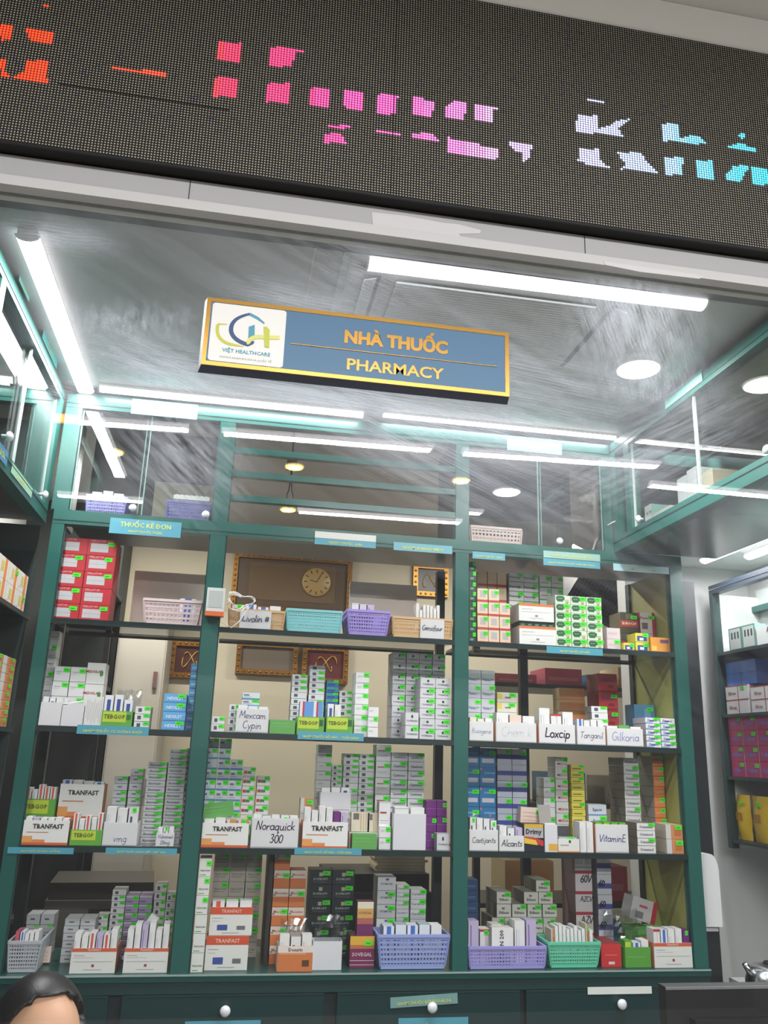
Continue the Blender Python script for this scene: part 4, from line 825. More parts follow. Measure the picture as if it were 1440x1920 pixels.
# woven and perforated plastic baskets ------------------------------------------------------
def basket(x0, x1, ytop, ybot, Y, d, base, col, label, taper=.012, nx=14, nz=5, solid=.5, hand=None, hx=None, rough=.4):
    a, b_ = clampx(P(x0, ytop, Y=Y).x, P(x1, ytop, Y=Y).x, Y); a, b_ = a+.003, b_-.003; h = P((x0+x1)/2, ytop, Y=Y).z-base; w = b_-a; m_ = mat(col, rough); t = .0022
    o = thing('plastic_basket', ((a+b_)/2, Y+d/2, base), label, 'basket')
    def pt(u, v, z): k = 1-taper*2/w*(1-z/h) if False else 1; s2 = taper*(1-z/h); return Vector((u*(w/2-s2), v*(d/2-s2), z))
    m = MB(); rim = .009
    for (c0, c1, n_) in (((-1, -1), (1, -1), (0, -1, 0)), ((1, -1), (1, 1), (1, 0, 0)), ((1, 1), (-1, 1), (0, 1, 0)), ((-1, 1), (-1, -1), (-1, 0, 0))):
        L = w if n_[0] == 0 else d; k = max(4, int(round(nx*L/w)))
        def q(s2, z): return pt(c0[0]+(c1[0]-c0[0])*s2, c0[1]+(c1[1]-c0[1])*s2, z)
        zb, zt_ = .004, h-rim; zb = .0008+(zt_-zb)/nz*solid
        for i in range(k+1):
            wd = L/k*solid*(1.6 if i in (0, k) else 1); m.bar(q(i/k, zb), q(i/k, zt_), wd, t, n_, m_)
        for j in range(nz+1):
            z = zb+(zt_-zb)*j/nz; wd = (zt_-zb)/nz*solid*(2.0 if j in (0, nz) else 1); m.bar(q(0, z), q(1, z), wd, t*1.1, n_, m_)
    z = .003; e = .001
    m.box(-(w/2-taper), w/2-taper, -(d/2-taper), d/2-taper, .0004, .004, m_)
    m.build('basket_wall', o)
    m = MB()
    for (c0, c1) in (((-1, -1), (1, -1)), ((1, -1), (1, 1)), ((1, 1), (-1, 1)), ((-1, 1), (-1, -1))):
        p, q_ = Vector((c0[0]*w/2, c0[1]*d/2, h-rim/2)), Vector((c1[0]*w/2, c1[1]*d/2, h-rim/2)); m.bar(p, q_, .006, rim, (0, 0, 1), m_)
    m.build('rim', o)
    if hand:
        u0, u1 = hx; k = MB(); y = -d/2-.0045; k.obox((-w/2+(u0+u1)/2*w, y+taper*.2, h*.47), ((u1-u0)/2*w, 0, 0), (0, .0003, 0), (0, -taper*.35, h*.45), PAPER); lb = k.build('paper_label', o, label='white paper label')
        k = MB(); put_hand(k, hand, (-w/2+(u0+u1)/2*w, y-.0012-taper*.1, h*.5), (1,0,0), Vector((0, -taper*.7, h)).normalized(), (u1-u0)*w*.86, h*.62, mat((44, 46, 80), .6), .075); k.build('handwriting', lb)
    return dict(o=o, x0=a+taper+.004, x1=b_-taper-.004, y0=Y+taper+.004, y1=Y+d-taper-.004, z=base+.0045, h=h)
def bag(desc, x0, x1, ytop, ybot, Y, d, base):
    """crumpled clear zip bag"""
    a, b_ = P(x0, ybot, Y=Y).x, P(x1, ybot, Y=Y).x; h = P((x0+x1)/2, ytop, Y=Y).z-base; nx_, nz_ = 9, 6; v = []; f = []
    for s_ in (0, 1):
        for j in range(nz_+1):
            for i in range(nx_+1):
                e_ = math.sin(math.pi*i/nx_)*math.sin(math.pi*min(1, (j+.6)/(nz_+.6)*.95))
                v.append((a+(b_-a)*i/nx_, Y+d/2+(s_-.5)*d*e_*U(.6, 1), base+.001+h*j/nz_*U(.9, 1) if j else base+.001))
        o0 = s_*(nx_+1)*(nz_+1)
        for j in range(nz_):
            for i in range(nx_): q = o0+j*(nx_+1)+i; f.append((q, q+1, q+nx_+2, q+nx_+1))
    m = MB(); m.add(v, f, ACRYL); o = m.build('plastic_bag'); me = o.data
    bm = bmesh.new(); bm.from_mesh(me); bmesh.ops.remove_doubles(bm, verts=bm.verts, dist=.0004); bm.to_mesh(me); bm.free()
    tag(o, desc, 'bag'); return o
# ================================================================== LEFT BAY
S1, S2, S3, S0 = SH1+.0005, SH2+.0005, SH3+.0005, CT+.0005
FR = .010
stack('red pile on the left bay top shelf', 'red', 89, 204, 1155, 1008, .05, 2, 5, .12, S1)
tr = basket(268, 384, 1124, 1166, .03, .15, S1, (226, 206, 206), 'pale pink plastic basket at the right end of left bay top shelf', nx=13, nz=4, solid=.42)
box('bluemid', .055, .098, .03, (tr['x1']-.035, tr['y0']+.05, tr['z']), 'white and blue packet upright in the pale pink basket', 0, None, False, name='medicine_packet')
def panel(x0, x1, ytop, Y, base, label, col=(226, 218, 204)):
    a, b_ = P(x0, 1100, Y=Y).x, P(x1, 1100, Y=Y).x; z = P((x0+x1)/2, ytop, Y=Y).z
    m = MB(); m.box(a, b_, Y, Y+.012, base, z, mat(col, .6)); m.box(a+.006, b_-.006, Y-.0006, Y, base+.01, z-.006, mat(tuple(v-6 for v in col), .6)); tag(m.build('cardboard_panel'), label, 'panel')
panel(250, 390, 1074, .27, S1, 'cream cardboard panel standing behind the pale pink basket')
# second shelf
stack('slim column at left end of left bay second shelf', 'whitetext', 65, 89, 1350, 1181, .13, 1, 7, .06, S2)
stack('pile behind the torn white cartons, left bay second shelf', 'white', 90, 152, 1340, 1249, .12, 2, 4, .07, S2)
stack('three with red and green logo, left bay second shelf', 'leaf', 153, 189, 1330, 1242, .12, 1, 3, .08, S2, stick=0)
WHT = mat((214, 214, 218), .6)
t1 = tray(50, 112, 1316, 1356, FR, .09, S2, 'torn open plain white carton at left end of left bay second shelf', WHT, flap=.02)
fill(t1, 'torn white carton, left bay second shelf', ['plain', 'bluesq', 'plain'], top=.02)
t2 = tray(113, 154, 1322, 1358, FR, .09, S2, 'second torn plain white carton beside the leaflet on left bay shelf', WHT, flap=.012)
m = MB(); a = P(112, 1327, Y=.02); b_ = P(156, 1316, Y=.02); hz = S2+t2['h']; m.add([(a.x, .02, hz+.001), (b_.x, .018, hz+.012), (b_.x-.01, .075, hz+.018), (a.x+.02, .08, hz+.012), (a.x, .02, hz+.002), (b_.x, .018, hz+.013), (b_.x-.01, .075, hz+.019), (a.x+.02, .08, hz+.013)], [(0,3,2,1),(4,5,6,7),(0,1,5,4),(1,2,6,5),(2,3,7,6),(3,0,4,7)], PAPER); tag(m.build('paper_leaflet'), 'loose folded white leaflet lying over the second torn white carton', 'leaflet')
m = MB(); a = P(156, 1358, Y=.012); b_ = P(189, 1358, Y=.012); zt = P(172, 1306, Y=.012).z; m.box(a.x, b_.x, .012, .03, S2, zt, mat((222, 222, 220), .6))
for i in range(9): x = a.x+.005+(b_.x-a.x-.01)*i/8; m.box(x, x+.0012, .0114, .012, S2+U(.006, .03), zt-U(.004, .02), mat((170, 170, 172), .6))
tag(m.build('medicine_packet'), 'white packet printed with vertical text lines beside the lime carton, left bay', 'box')
tl = tray(188, 246, 1333, 1363, FR, .08, S2, 'lime green open carton with blue square packets on left bay second shelf', mat((96, 168, 60), .5), bands=[(.04, .34, .8, .95, (186, 206, 60)), (.8, .5, .95, .8, (50, 110, 50))], print_=[('TEBGOP', .42, .66, .26, (60, 90, 30), .02)])
fill(tl, 'lime carton on the left bay second shelf', ['bluesq', 'bluesq', 'bluesq'], top=.05)
stack('three beside the lime carton, left bay second shelf', 'thin', 250, 280, 1362, 1324, FR, 1, 3, .08, S2)
stack('in the short front pile by the left bay post', 'sky', 302, 346, 1362, 1300, .02, 1, 4, .085, S2)
stack('in the tall pile against the left bay post', 'sky', 347, 373, 1362, 1243, .06, 1, 8, .085, S2)
bag('small clear plastic bag draped behind lime carton on left bay shelf', 215, 262, 1290, 1330, .10, .03, S2)
# third shelf
TR = dict(bands=[(0, 0, 1, .10, (214, 100, 52)), (0, .10, .5, .22, (224, 140, 80)), (0, .10, .22, .36, (228, 160, 90)), (.08, .50, .56, .53, (200, 120, 60))], print_=[('TRANFAST', .54, .76, .20, (54, 48, 44), .03)])
ta = tray(29, 125, 1538, 1587, FR, .085, S3, 'printed white and orange open carton at left end of left bay third shelf', WHITE, mat((206, 120, 80), .5), **TR)
fill(ta, 'printed orange carton, left end of left third shelf', ['plain', 'plainpurple', 'plain', 'plain', 'plain', 'plain'], top=.010)
tb = tray(107, 190, 1470, 1524, .13, .08, S3+.065, 'second printed white and orange carton raised behind front row, left bay', WHITE, mat((190, 110, 76), .5), **TR)
box('plain', .10, .064, .075, ((tb['x0']+tb['x1'])/2, .17, S3), 'plain white carton under the raised printed orange one, left bay', 0, None, False)
fill(tb, 'raised printed orange carton, left bay', ['bluemid', 'plain', 'plain', 'bluemid'], top=.012)
tc = tray(40, 100, 1498, 1530, .11, .08, S3+.060, 'raised lime carton of orange striped packets, left bay third shelf', mat((96, 168, 60), .5), bands=[(.04, .34, .8, .95, (186, 206, 60))], print_=[('TEBGOP', .42, .66, .26, (60, 90, 30), .02)])
fill(tc, 'raised lime carton, left bay third shelf', ['sachet', 'plain', 'sachet', 'sachet', 'sachet'], top=.045)
box('plain', .098, .0595, .07, ((tc['x0']+tc['x1'])/2, .15, S3), 'plain white carton under the raised lime one, left bay', 0, None, False)
td = tray(129, 189, 1556, 1587, FR, .085, S3, 'front lime carton of orange striped packets, left bay third shelf', mat((96, 168, 60), .5), bands=[(.04, .34, .8, .95, (186, 206, 60))], print_=[('TEBGOP', .42, .66, .26, (60, 90, 30), .02)])
fill(td, 'front lime carton, left bay third shelf', ['sachet', 'plain', 'sachet', 'plain', 'sachet'], top=.045)
te = tray(190, 255, 1542, 1588, FR, .085, S3, 'plain white open carton with faint pen marks, left bay third shelf', WHT, hand=[' ', 'vmg'], pen=.05, ink=(90, 100, 150))
fill(te, 'plain white carton, left bay third shelf', ['plain', 'plain', 'thin'], top=.045)
stack('first thin column behind the plain white tray, left bay', 'grey', 207, 234, 1520, 1455, .13, 1, 9, .08, S3)
stack('second thin column behind the plain white tray, left bay', 'grey', 236, 262, 1520, 1441, .13, 1, 10, .08, S3)
stack('column left of the tallest, left bay third shelf', 'greytext', 262, 299, 1580, 1428, .09, 1, 13, .08, S3)
stack('tallest column on the left bay third shelf', 'greytext', 301, 336, 1580, 1404, .09, 1, 15, .08, S3)
stack('narrow striped column by the left post', 'redwhite', 333, 347, 1580, 1402, .16, 1, 17, .08, S3, stick=0)
tf = tray(291, 325, 1562, 1588, FR, .055, S3, 'small tray with blue edged handwritten card, left bay third shelf', PAPER, hand=['Vidsamed', '20mg'], pen=.07, ink=(40, 50, 120))
fill(tf, 'small handwritten tray, left bay third shelf', ['plain', 'thin', 'plain'], top=.018)
m = box('tilted', .10, .035, .06, (P(75, 1450, Y=.22).x, .24, S3), 'grey white carton leaning at the back of left bay third shelf', 0, None, False); m.rotation_euler = (0, -.45, .2); m.location.z = S3+.040; m.location.y = .20
box('plain', .11, .075, .06, (P(70, 1480, Y=.28).x, .290, S3), 'pale carton at the very back of left bay third shelf', 0, None, False)
# counter
bk = basket(12, 80, 1764, 1829, .02, .20, S0, (178, 184, 190), 'large grey plastic basket at the left end of the worktop', nx=12, nz=7, solid=.45, taper=.008)
fill(bk, 'large grey basket on the worktop', ['pink', 'bluemid', 'plain', 'plain', 'plain'], top=.02, dep=.06)
box('peach', .09, .045, .012, (bk['x0']+.05, bk['y0']+.10, bk['z']+.10), 'cream and yellow packet standing highest in the grey basket', 0, None, False, name='medicine_packet').location.z = bk['z']
stack('pair behind the grey basket on the worktop', 'grey', 48, 100, 1735, 1714, .235, 2, 4, .08, S0)
stack('low grey pile behind the first filled carton, worktop', 'grey', 113, 172, 1790, 1722, .14, 2, 6, .09, S0, stick=.1)
stack('short column left of the mauve cartons, worktop', 'thin', 176, 199, 1760, 1716, .22, 1, 7, .07, S0)
stack('tall thin column left of the mauve cartons, worktop', 'thin', 203, 230, 1740, 1668, .22, 1, 11, .08, S0)
stack('mauve pile at the back of the left bay worktop', 'purple', 230, 281, 1740, 1679, .21, 2, 7, .09, S0)
stack('column right of the mauve cartons, worktop', 'thin', 283, 306, 1740, 1658, .22, 1, 9, .08, S0)
stack('column by the post, left bay worktop', 'thin', 306, 324, 1740, 1676, .22, 1, 8, .08, S0)
OR = dict(bands=[(0, .86, 1, 1, (206, 96, 58)), (.06, .70, .3, .72, (150, 150, 150)), (.06, .62, .5, .63, (160, 160, 160)), (.06, .46, .94, .475, (150, 150, 150)), (.47, .26, .53, .36, (150, 50, 50)), (.3, .14, .7, .16, (160, 160, 160))], print_=[('TRANFAST', .5, .93, .09, (232, 200, 180), .02)])
ORS = mat((190, 120, 86), .5)
tg = tray(129, 214, 1778, 1827, .008, .12, S0, 'left of two orange rimmed white cartons of packets, left bay worktop', OFFW, ORS, **OR)
fill(tg, 'left orange rimmed carton on the worktop', ['plain', 'plain', 'sachet', 'plainpurple', 'sachet', 'plain'], top=.055)
th = tray(229, 312, 1778, 1827, .008, .12, S0, 'right of two orange rimmed white cartons of packets, left bay worktop', OFFW, ORS, **OR)
fill(th, 'right orange rimmed carton on the worktop', ['plain', 'plain', 'plainpurple', 'plain', 'plain', 'plain'], top=.07)
o = box('plain', .03, .15, .022, ((th['x0']*.8+th['x1']*.2), th['y1']-.026, th['z']), 'long slim white packet leaning out of the right orange rimmed carton', 0, None, False, name='medicine_packet'); o.rotation_euler = (0, .55, 0); o.location.x -= .03; o.location.z += .012

# ================================================================== MIDDLE BAY
tan = (202, 168, 124)
b1 = basket(428, 536, 1143, 1177, FR, .17, S1, tan, 'tan woven basket with handwritten card under the cable loops', hand='Livolin #', hx=(.2, .76), nx=22, nz=4, solid=.62, taper=.006)
fill(b1, 'tan basket under the cable loops', ['orangewhite', 'bluemid', 'bluemid', 'plain'], top=.02, dep=.05, y=b1['y0']+.05)
b2 = basket(537, 643, 1143, 1181, FR, .17, S1, (132, 200, 204), 'turquoise plastic basket on the middle bay top shelf', nx=22, nz=6, solid=.58, taper=.006)
box('white', .10, .03, .08, ((b2['x0']+b2['x1'])/2, b2['y0']+.07, b2['z']), 'white carton lying inside the turquoise basket', 0, None, False)
b3 = basket(650, 733, 1144, 1186, FR, .15, S1, (158, 142, 214), 'lavender plastic basket on the middle bay top shelf', nx=16, nz=6, solid=.5, taper=.012)
fill(b3, 'lavender basket on the top shelf', ['lilac', 'purple', 'plainpurple'], top=.026, dep=.05, hi=.7)
b4 = basket(735, 852, 1158, 1195, FR, .18, S1, tan, 'tan woven basket with handwritten card at right end, middle top shelf', hand='Genofour', hx=(.46, .86), nx=24, nz=4, solid=.62, taper=.006)
fill(b4, 'tan basket, right end of middle top shelf', ['plain']*7, top=.055, dep=.05, y=b4['y0']+.06, lo=.42, hi=.88)
panel(656, 782, 1094, .27, S1, 'cream cardboard panel standing behind the lavender basket', (222, 210, 196))
# payment speaker on the post with its white cables
q = P(404, 1128, Y=-.02); t = thing('payment_speaker', (q.x, -.004, q.z), 'small white speaker with orange base hanging on the left post', 'speaker')
m = MB(); m.box(-.030, .030, -.024, 0, -.034, .046, mat((214, 218, 216), .4)); m.box(-.0235, .0235, -.0248, -.024, -.022, .036, mat((186, 192, 188), .5)); m.build('speaker_body', t)
m = MB(); m.box(-.031, .031, -.026, 0, -.050, -.0345, mat((222, 112, 60), .4)); m.build('orange_base', t, label='orange base')
pts = []
for i in range(64):
    u = i/63; a = u*2*math.pi*2.6; rr = .032+.010*math.sin(3.1*a)
    c0 = P(452, 1130, Y=-.012); pts.append((c0.x+rr*1.25*math.cos(a)-.01*u, -.016+.003*math.sin(5*a), c0.z+rr*.8*math.sin(a)+.006*u))
p0 = P(417, 1140, Y=-.014)
pts = [(p0.x, p0.y, p0.z), (p0.x-.001, -.018, p0.z-.045), (p0.x+.035, -.018, p0.z-.066), (p0.x+.058, -.018, p0.z-.045)] + pts
m = MB(); m.tube(pts, .0016, mat((236, 234, 232), .4), 6); tag(m.build('power_cable'), 'loose loops of white cable hanging over the tan basket', 'cable')
# second shelf
stack('pair by the left post on the middle second shelf', 'thin', 394, 421, 1366, 1343, FR, 1, 2, .08, S2)
stack('four beside the handwritten white carton, middle second shelf', 'thin', 426, 449, 1366, 1320, .04, 1, 4, .08, S2)
stack('column behind the handwritten white carton, middle second shelf', 'bluewhite', 451, 485, 1340, 1298, .11, 1, 6, .08, S2)
tj = tray(441, 502, 1329, 1368, FR, .085, S2, 'white open carton with two handwritten words, middle bay second shelf', PAPER, hand=['Mexcam', 'Cypin'], pen=.06, ink=(60, 60, 120))
fill(tj, 'handwritten white carton, middle second shelf', ['plain', 'bluesq', 'plain'], top=.012)
box('greenp', .086, .046, .08, (P(529, 1368, Y=FR).x, FR+.042, S2), 'plain green carton left of the lime cartons, middle second shelf', 0, None, False)
for i, (xa, xb, ds, kk) in enumerate(((556, 607, 'left lime carton on the middle second shelf', ['rwb']), (611, 661, 'right lime carton on the middle second shelf', ['bluesq', 'plain']))):
    tk = tray(xa, xb, 1344, 1372, FR, .08, S2, ['left of two lime open cartons, middle bay second shelf', 'right of two lime open cartons, middle bay second shelf'][i], mat((96, 168, 60), .5), bands=[(.04, .34, .8, .95, (186, 206, 60)), (.82, .5, .96, .85, (40, 90, 40))], print_=[('TEBGOP', .42, .66, .26, (60, 90, 30), .02)])
    fill(tk, ds, kk, top=.062, hi=1 if i == 0 else .55, tilt=0)
stack('slim column left of the taller one, middle second shelf', 'thin', 543, 573, 1345, 1264, .12, 1, 10, .07, S2)
stack('tallest slim column on the middle second shelf', 'thin', 576, 606, 1345, 1247, .12, 1, 12, .07, S2)
stack('blue green column, middle second shelf', 'bluegreen', 609, 633, 1345, 1275, .12, 1, 9, .07, S2)
stack('slim column behind the right lime carton, middle shelf', 'thin', 634, 661, 1345, 1295, .11, 1, 7, .07, S2)
stack('white column right of the lime cartons, middle second shelf', 'white', 663, 689, 1375, 1260, .03, 1, 6, .09, S2)
stack('short white column before the cube cartons, middle shelf', 'white', 689, 709, 1375, 1325, FR, 1, 3, .08, S2)
stack('rear cube block on the middle second shelf', 'cube', 733, 834, 1380, 1224, .13, 4, 8, .10, S2)
stack('front cube block on the middle second shelf', 'cube', 786, 848, 1382, 1271, .03, 2, 6, .09, S2)
stack('pair in front of the cube block, middle second shelf', 'cube', 759, 785, 1382, 1335, FR, 1, 2, .09, S2)
# third shelf
stack('blue edged block at the left, middle third shelf', 'bluewhite', 374, 448, 1540, 1376, .12, 3, 10, .09, S3, skip_top=[0, 0, 2])
stack('fourth column from the left post, middle third shelf', 'colour', 449, 473, 1540, 1438, .12, 1, 8, .08, S3)
stack('fifth column from the left post, middle third shelf', 'colour', 476, 502, 1540, 1455, .12, 1, 7, .08, S3)
tm = tray(373, 464, 1543, 1588, FR, .08, S3, 'printed white and orange open carton by left post, middle third shelf', WHITE, mat((206, 120, 80), .5), **TR)
fill(tm, 'printed orange carton by the left post, middle bay', ['plain', 'plain', 'browns', 'browns'], top=.016)
o = box('greenp', .11, .048, .02, (P(407, 1530, Y=.04).x, .045, tm['z']+.062), 'plain green carton tilted on the printed orange one, middle bay', 0, None, False); o.rotation_euler = (0, -.14, 0); o.location.z = S3+tm['h']+.012
tn = tray(469, 558, 1534, 1587, FR, .085, S3, 'white carton with large handwritten word and number, middle third shelf', PAPER, hand=['Noraquick', ' 300'], pen=.075, ink=(60, 30, 70))
fill(tn, 'large handwritten carton, middle third shelf', ['plain', 'thin', 'plain', 'thin', 'plain'], top=.010)
box('white', .060, .032, .05, (P(447, 1510, Y=.10).x, .108, S3+.0), 'white carton perched behind the printed orange one, middle bay', .1, None, True).location.z = S3
to = tray(566, 651, 1541, 1587, FR, .085, S3, 'printed white and orange open carton under the plain tray, middle third shelf', WHITE, mat((206, 120, 80), .5), **TR)
fill(to, 'printed orange carton in the middle of third shelf', ['plain', 'plain', 'plain', 'plain', 'violet', 'plainpurple'], top=.045)
stack('behind the printed orange carton, middle third shelf', 'browns', 561, 586, 1540, 1496, .10, 1, 3, .06, S3)
tp = tray(602, 660, 1487, 1526, .055, .05, S3+.115, 'plain grey white tray perched on top of packets, middle third shelf', WHT)
box('plain', .09, .1145, .05, ((tp['x0']+tp['x1'])/2, .125, S3), 'upright white carton holding up the plain perched tray, middle bay', 0, None, False)
tp['o'].location.y = .125; tp['y0'] = .103; tp['y1'] = .148
fill(tp, 'plain perched tray, middle third shelf', ['plain', 'plain', 'bluesq'], top=.018)
stack('tall column left of the perched tray, middle third shelf', 'white', 590, 618, 1520, 1396, .17, 1, 11, .08, S3)
stack('thin column behind the perched tray, middle third shelf', 'thin', 618, 639, 1520, 1434, .17, 1, 14, .07, S3)
stack('twin thin columns behind the perched tray, middle third shelf', 'thin', 640, 700, 1520, 1413, .17, 2, 15, .07, S3)
stack('tall cartons with red line, middle third shelf', 'thick', 702, 731, 1520, 1396, .15, 1, 6, .08, S3)
stack('broad pair of columns at right, middle third shelf', 'gtext', 731, 795, 1520, 1411, .14, 2, 10, .09, S3)
box('barcode', .062, .062, .03, (P(676, 1555, Y=.05).x, .075, S3+.0), 'barcoded cream packet standing left of its twin, middle bay', 0, None, False, name='medicine_packet').location.z = S3+.05
box('barcode', .040, .060, .03, (P(696, 1555, Y=.05).x+.008, .075, S3+.05), 'narrow barcoded cream packet standing at right of its twin, middle bay', 0, None, False, name='medicine_packet')
box('plain', .105, .0495, .04, (P(683, 1580, Y=.06).x, .078, S3), 'white carton lying behind the plain green one, middle third shelf', 0, None, False)
box('greenp', .082, .047, .045, (P(683, 1587, Y=FR).x, FR+.024, S3), 'plain green carton at the front of middle bay third shelf', 0, None, False)
box('thick', .04, .092, .045, (P(721, 1548, Y=.04).x, .066, S3+.055), 'tall white packet standing on a small carton, middle third shelf', 0, None, False, name='medicine_packet')
stack('under the tall white packet, middle third shelf', 'white', 710, 733, 1582, 1549, FR+.012, 1, 2, .075, S3)
tq = tray(737, 798, 1526, 1586, FR, .07, S3, 'tall plain white open carton beside the purple ones, middle third shelf', WHT, flap=.0)
fill(tq, 'tall plain white carton, middle third shelf', ['white', 'plain'], top=.026, dep=.05)
stack('purple pile by the right post, middle third shelf', 'violet', 798, 838, 1586, 1501, .085, 2, 3, .09, S3)
box('cube', .042, .052, .045, (P(832, 1586, Y=.015).x, .05, S3), 'white carton standing before the purple pile, middle third shelf', 0, None, False)
# counter
stack('white column by the left post, middle bay worktop', 'white2', 346, 380, 1826, 1609, .008, 1, 6, .09, S0)
stack('off-white block at the back, middle bay worktop', 'beige', 396, 488, 1680, 1598, .20, 3, 7, .09, S0)
OR2 = dict(bands=[(0, .74, 1, 1, (206, 84, 54)), (.06, .6, .3, .62, (150, 150, 150)), (.06, .5, .24, .51, (160, 160, 160)), (.18, .18, .42, .38, (60, 80, 150)), (.64, .2, .84, .34, (110, 110, 110)), (.3, .08, .7, .1, (160, 160, 160))], print_=[('TRANFAST', .5, .86, .12, (232, 190, 170), .02)])
tr2 = tray(383, 463, 1755, 1814, .03, .09, S0, 'lower of two orange topped white cartons, middle bay worktop', OFFW, ORS, **OR2)
zt = tr2['z']-.0024+tr2['h']
m = MB(); m.box(tr2['x0'], tr2['x1'], .0305, .119, zt, zt+.0012, ORS); m.build('lid', tr2['o']).matrix_parent_inverse = Matrix.Translation(tr2['o'].location).inverted()
tr3 = tray(391, 471, 1701, 1755, .03, .09, zt+.0016, 'upper of two orange topped white cartons, middle bay worktop', OFFW, ORS, **OR2)
fill(tr3, 'upper orange topped carton, middle bay worktop', ['sachet', 'plain', 'plain'], top=.022)
stack('orange block right of the divider, middle bay worktop', 'orange', 496, 566, 1795, 1592, .10, 2, 6, .085, S0, miss=((1, 0),))
stack('blackish block, middle bay worktop', 'dark', 573, 660, 1795, 1631, .17, 2, 6, .09, S0)
box('sovtall', .054, .128, .045, (P(678, 1760, Y=.10).x+.002, .075, S0+.065), 'tall maroon and gold packet standing on a maroon carton', 0, None, False, name='medicine_packet')
stack('under the tall gold packet, middle bay worktop', 'sov', 655, 702, 1794, 1755, .045, 1, 1, .085, S0, stick=1)
stack('white column left of the lavender basket, middle bay worktop', 'vita', 704, 740, 1775, 1644, .14, 1, 6, .09, S0)
stack('slim column behind the lavender basket, middle bay worktop', 'whitetext', 741, 766, 1775, 1659, .16, 1, 9, .08, S0)
stack('right column behind the lavender basket, middle bay worktop', 'whitetext', 768, 798, 1775, 1668, .15, 1, 7, .08, S0)
b5 = basket(708, 845, 1752, 1817, .01, .12, S0, (150, 164, 216), 'lavender blue basket at the right end of middle bay worktop', nx=20, nz=6, solid=.5, taper=.014)
fill(b5, 'lavender blue basket, middle bay worktop', ['bluemid', 'bluewhite', 'bluemid', 'bluewhite', 'plain'], top=.022, dep=.06)
tt = tray(519, 585, 1774, 1819, .006, .075, S0, 'small orange and white carton of silver sachets, middle bay worktop', mat((206, 120, 66), .5), OFFW, bands=[(0, .74, 1, 1, (224, 216, 206)), (.05, .66, .8, .74, (216, 150, 100)), (.7, .2, .9, .45, (90, 60, 30))], print_=[('Dosurin', .5, .86, .14, (110, 50, 40), .02)])
fill(tt, 'small orange carton of sachets, middle worktop', ['plain', 'thin', 'plain'], top=.03)
tu = tray(585, 640, 1765, 1811, .02, .06, S0, 'plain white carton holding zip bags, middle bay worktop', WHT)
bag('clear zip bag sticking out of the plain white carton, middle worktop', 590, 650, 1715, 1768, .045, .03, S0+tu['h']*.55)
bag('clear zip bag above the small orange carton, middle worktop', 524, 580, 1722, 1775, .04, .03, S0+tt['h']*.6)

# ================================================================== RIGHT BAY
stack('dark green column by the post, right bay top shelf', 'forest', 879, 893, 1200, 1052, .04, 1, 8, .09, S1, stick=1)
stack('rear block, right bay top shelf', 'cream', 896, 951, 1170, 1062, .18, 3, 5, .09, S1, stick=0)
stack('front block, right bay top shelf', 'creambar', 895, 958, 1200, 1104, .05, 3, 4, .09, S1, skip_top=[0, 0, 1])
stack('tall twin columns behind the large cartons, right top shelf', 'gstripe', 955, 1012, 1170, 1054, .17, 2, 8, .09, S1)
stack('green striped block, right bay top shelf', 'gline', 1013, 1059, 1170, 1061, .18, 2, 6, .08, S1)
stack('lower large one, right bay top shelf', 'bigwhite', 974, 1044, 1211, 1174, .02, 1, 1, .12, S1, noun='large white carton with orange stripe,')
zz = P(1010, 1174, Y=.02).z
m = MB(); a = P(974, 1170, Y=.03).x; b_ = P(1040, 1170, Y=.03).x
for i in range(5): box('forest', (b_-a)/5-.001, .016, .09, (a+(i+.5)*(b_-a)/5, .075, zz+.0003), '%s flat green carton from left between the two large ones' % NTH[i], 0, 'flat green cartons between the large ones', False)
stack('upper large one, right bay top shelf', 'bigwhite', 973, 1040, 1168, 1132, .02, 1, 1, .12, zz+.017, noun='large white carton with orange stripe,')
stack('leaf printed wall of cartons, right bay top shelf', 'leafy', 1043, 1132, 1217, 1118, .03, 3, 6, .09, S1)
stack('pair right of the leaf printed wall, right top shelf', 'pinkside', 1139, 1165, 1217, 1177, .04, 1, 2, .08, S1)
stack('red banded pile, right bay top shelf', 'eurocap', 1166, 1200, 1215, 1148, .12, 1, 2, .10, S1)
stack('red ended pair at the back, right bay top shelf', 'whitered', 1203, 1232, 1215, 1148, .12, 1, 2, .08, S1)
stack('single one before the red banded pile, right top shelf', 'yellowblue', 1170, 1190, 1221, 1205, .02, 1, 1, .07, S1)
stack('front pair at the right of top shelf', 'yellowblue', 1193, 1219, 1222, 1187, .03, 1, 2, .07, S1)
stack('at the right end of right bay top shelf', 'amber', 1221, 1261, 1226, 1195, .02, 1, 1, .10, S1, noun='bright orange carton with purple print')
# second shelf
stack('block by the post, right bay second shelf', 'g2', 876, 929, 1350, 1256, .13, 2, 5, .09, S2)
stack('column behind the faint carton, right bay second shelf', 'yw', 932, 970, 1350, 1298, .14, 1, 5, .08, S2)
tv = tray(880, 925, 1353, 1392, FR, .085, S2, 'white carton with faint blue handwriting by post, right second shelf', PAPER, hand='Bioogene', pen=.05, ink=(120, 130, 180))
fill(tv, 'faint blue handwritten carton, right second shelf', ['yw', 'yw', 'plain'], top=.014)
tw = tray(930, 1006, 1355, 1396, FR, .085, S2, 'cream edged carton with nearly faded handwriting, right second shelf', PAPER, mat((226, 170, 130), .5), hand='Chem k', pen=.04, ink=(200, 200, 206))
fill(tw, 'faded handwriting carton, right second shelf', ['plain', 'peach', 'plain'], top=.04)
tx = tray(1011, 1079, 1358, 1399, FR, .085, S2, 'white carton with bold dark handwritten word, right second shelf', PAPER, mat((226, 170, 130), .5), hand='Loxcip', pen=.09, ink=(56, 26, 60))
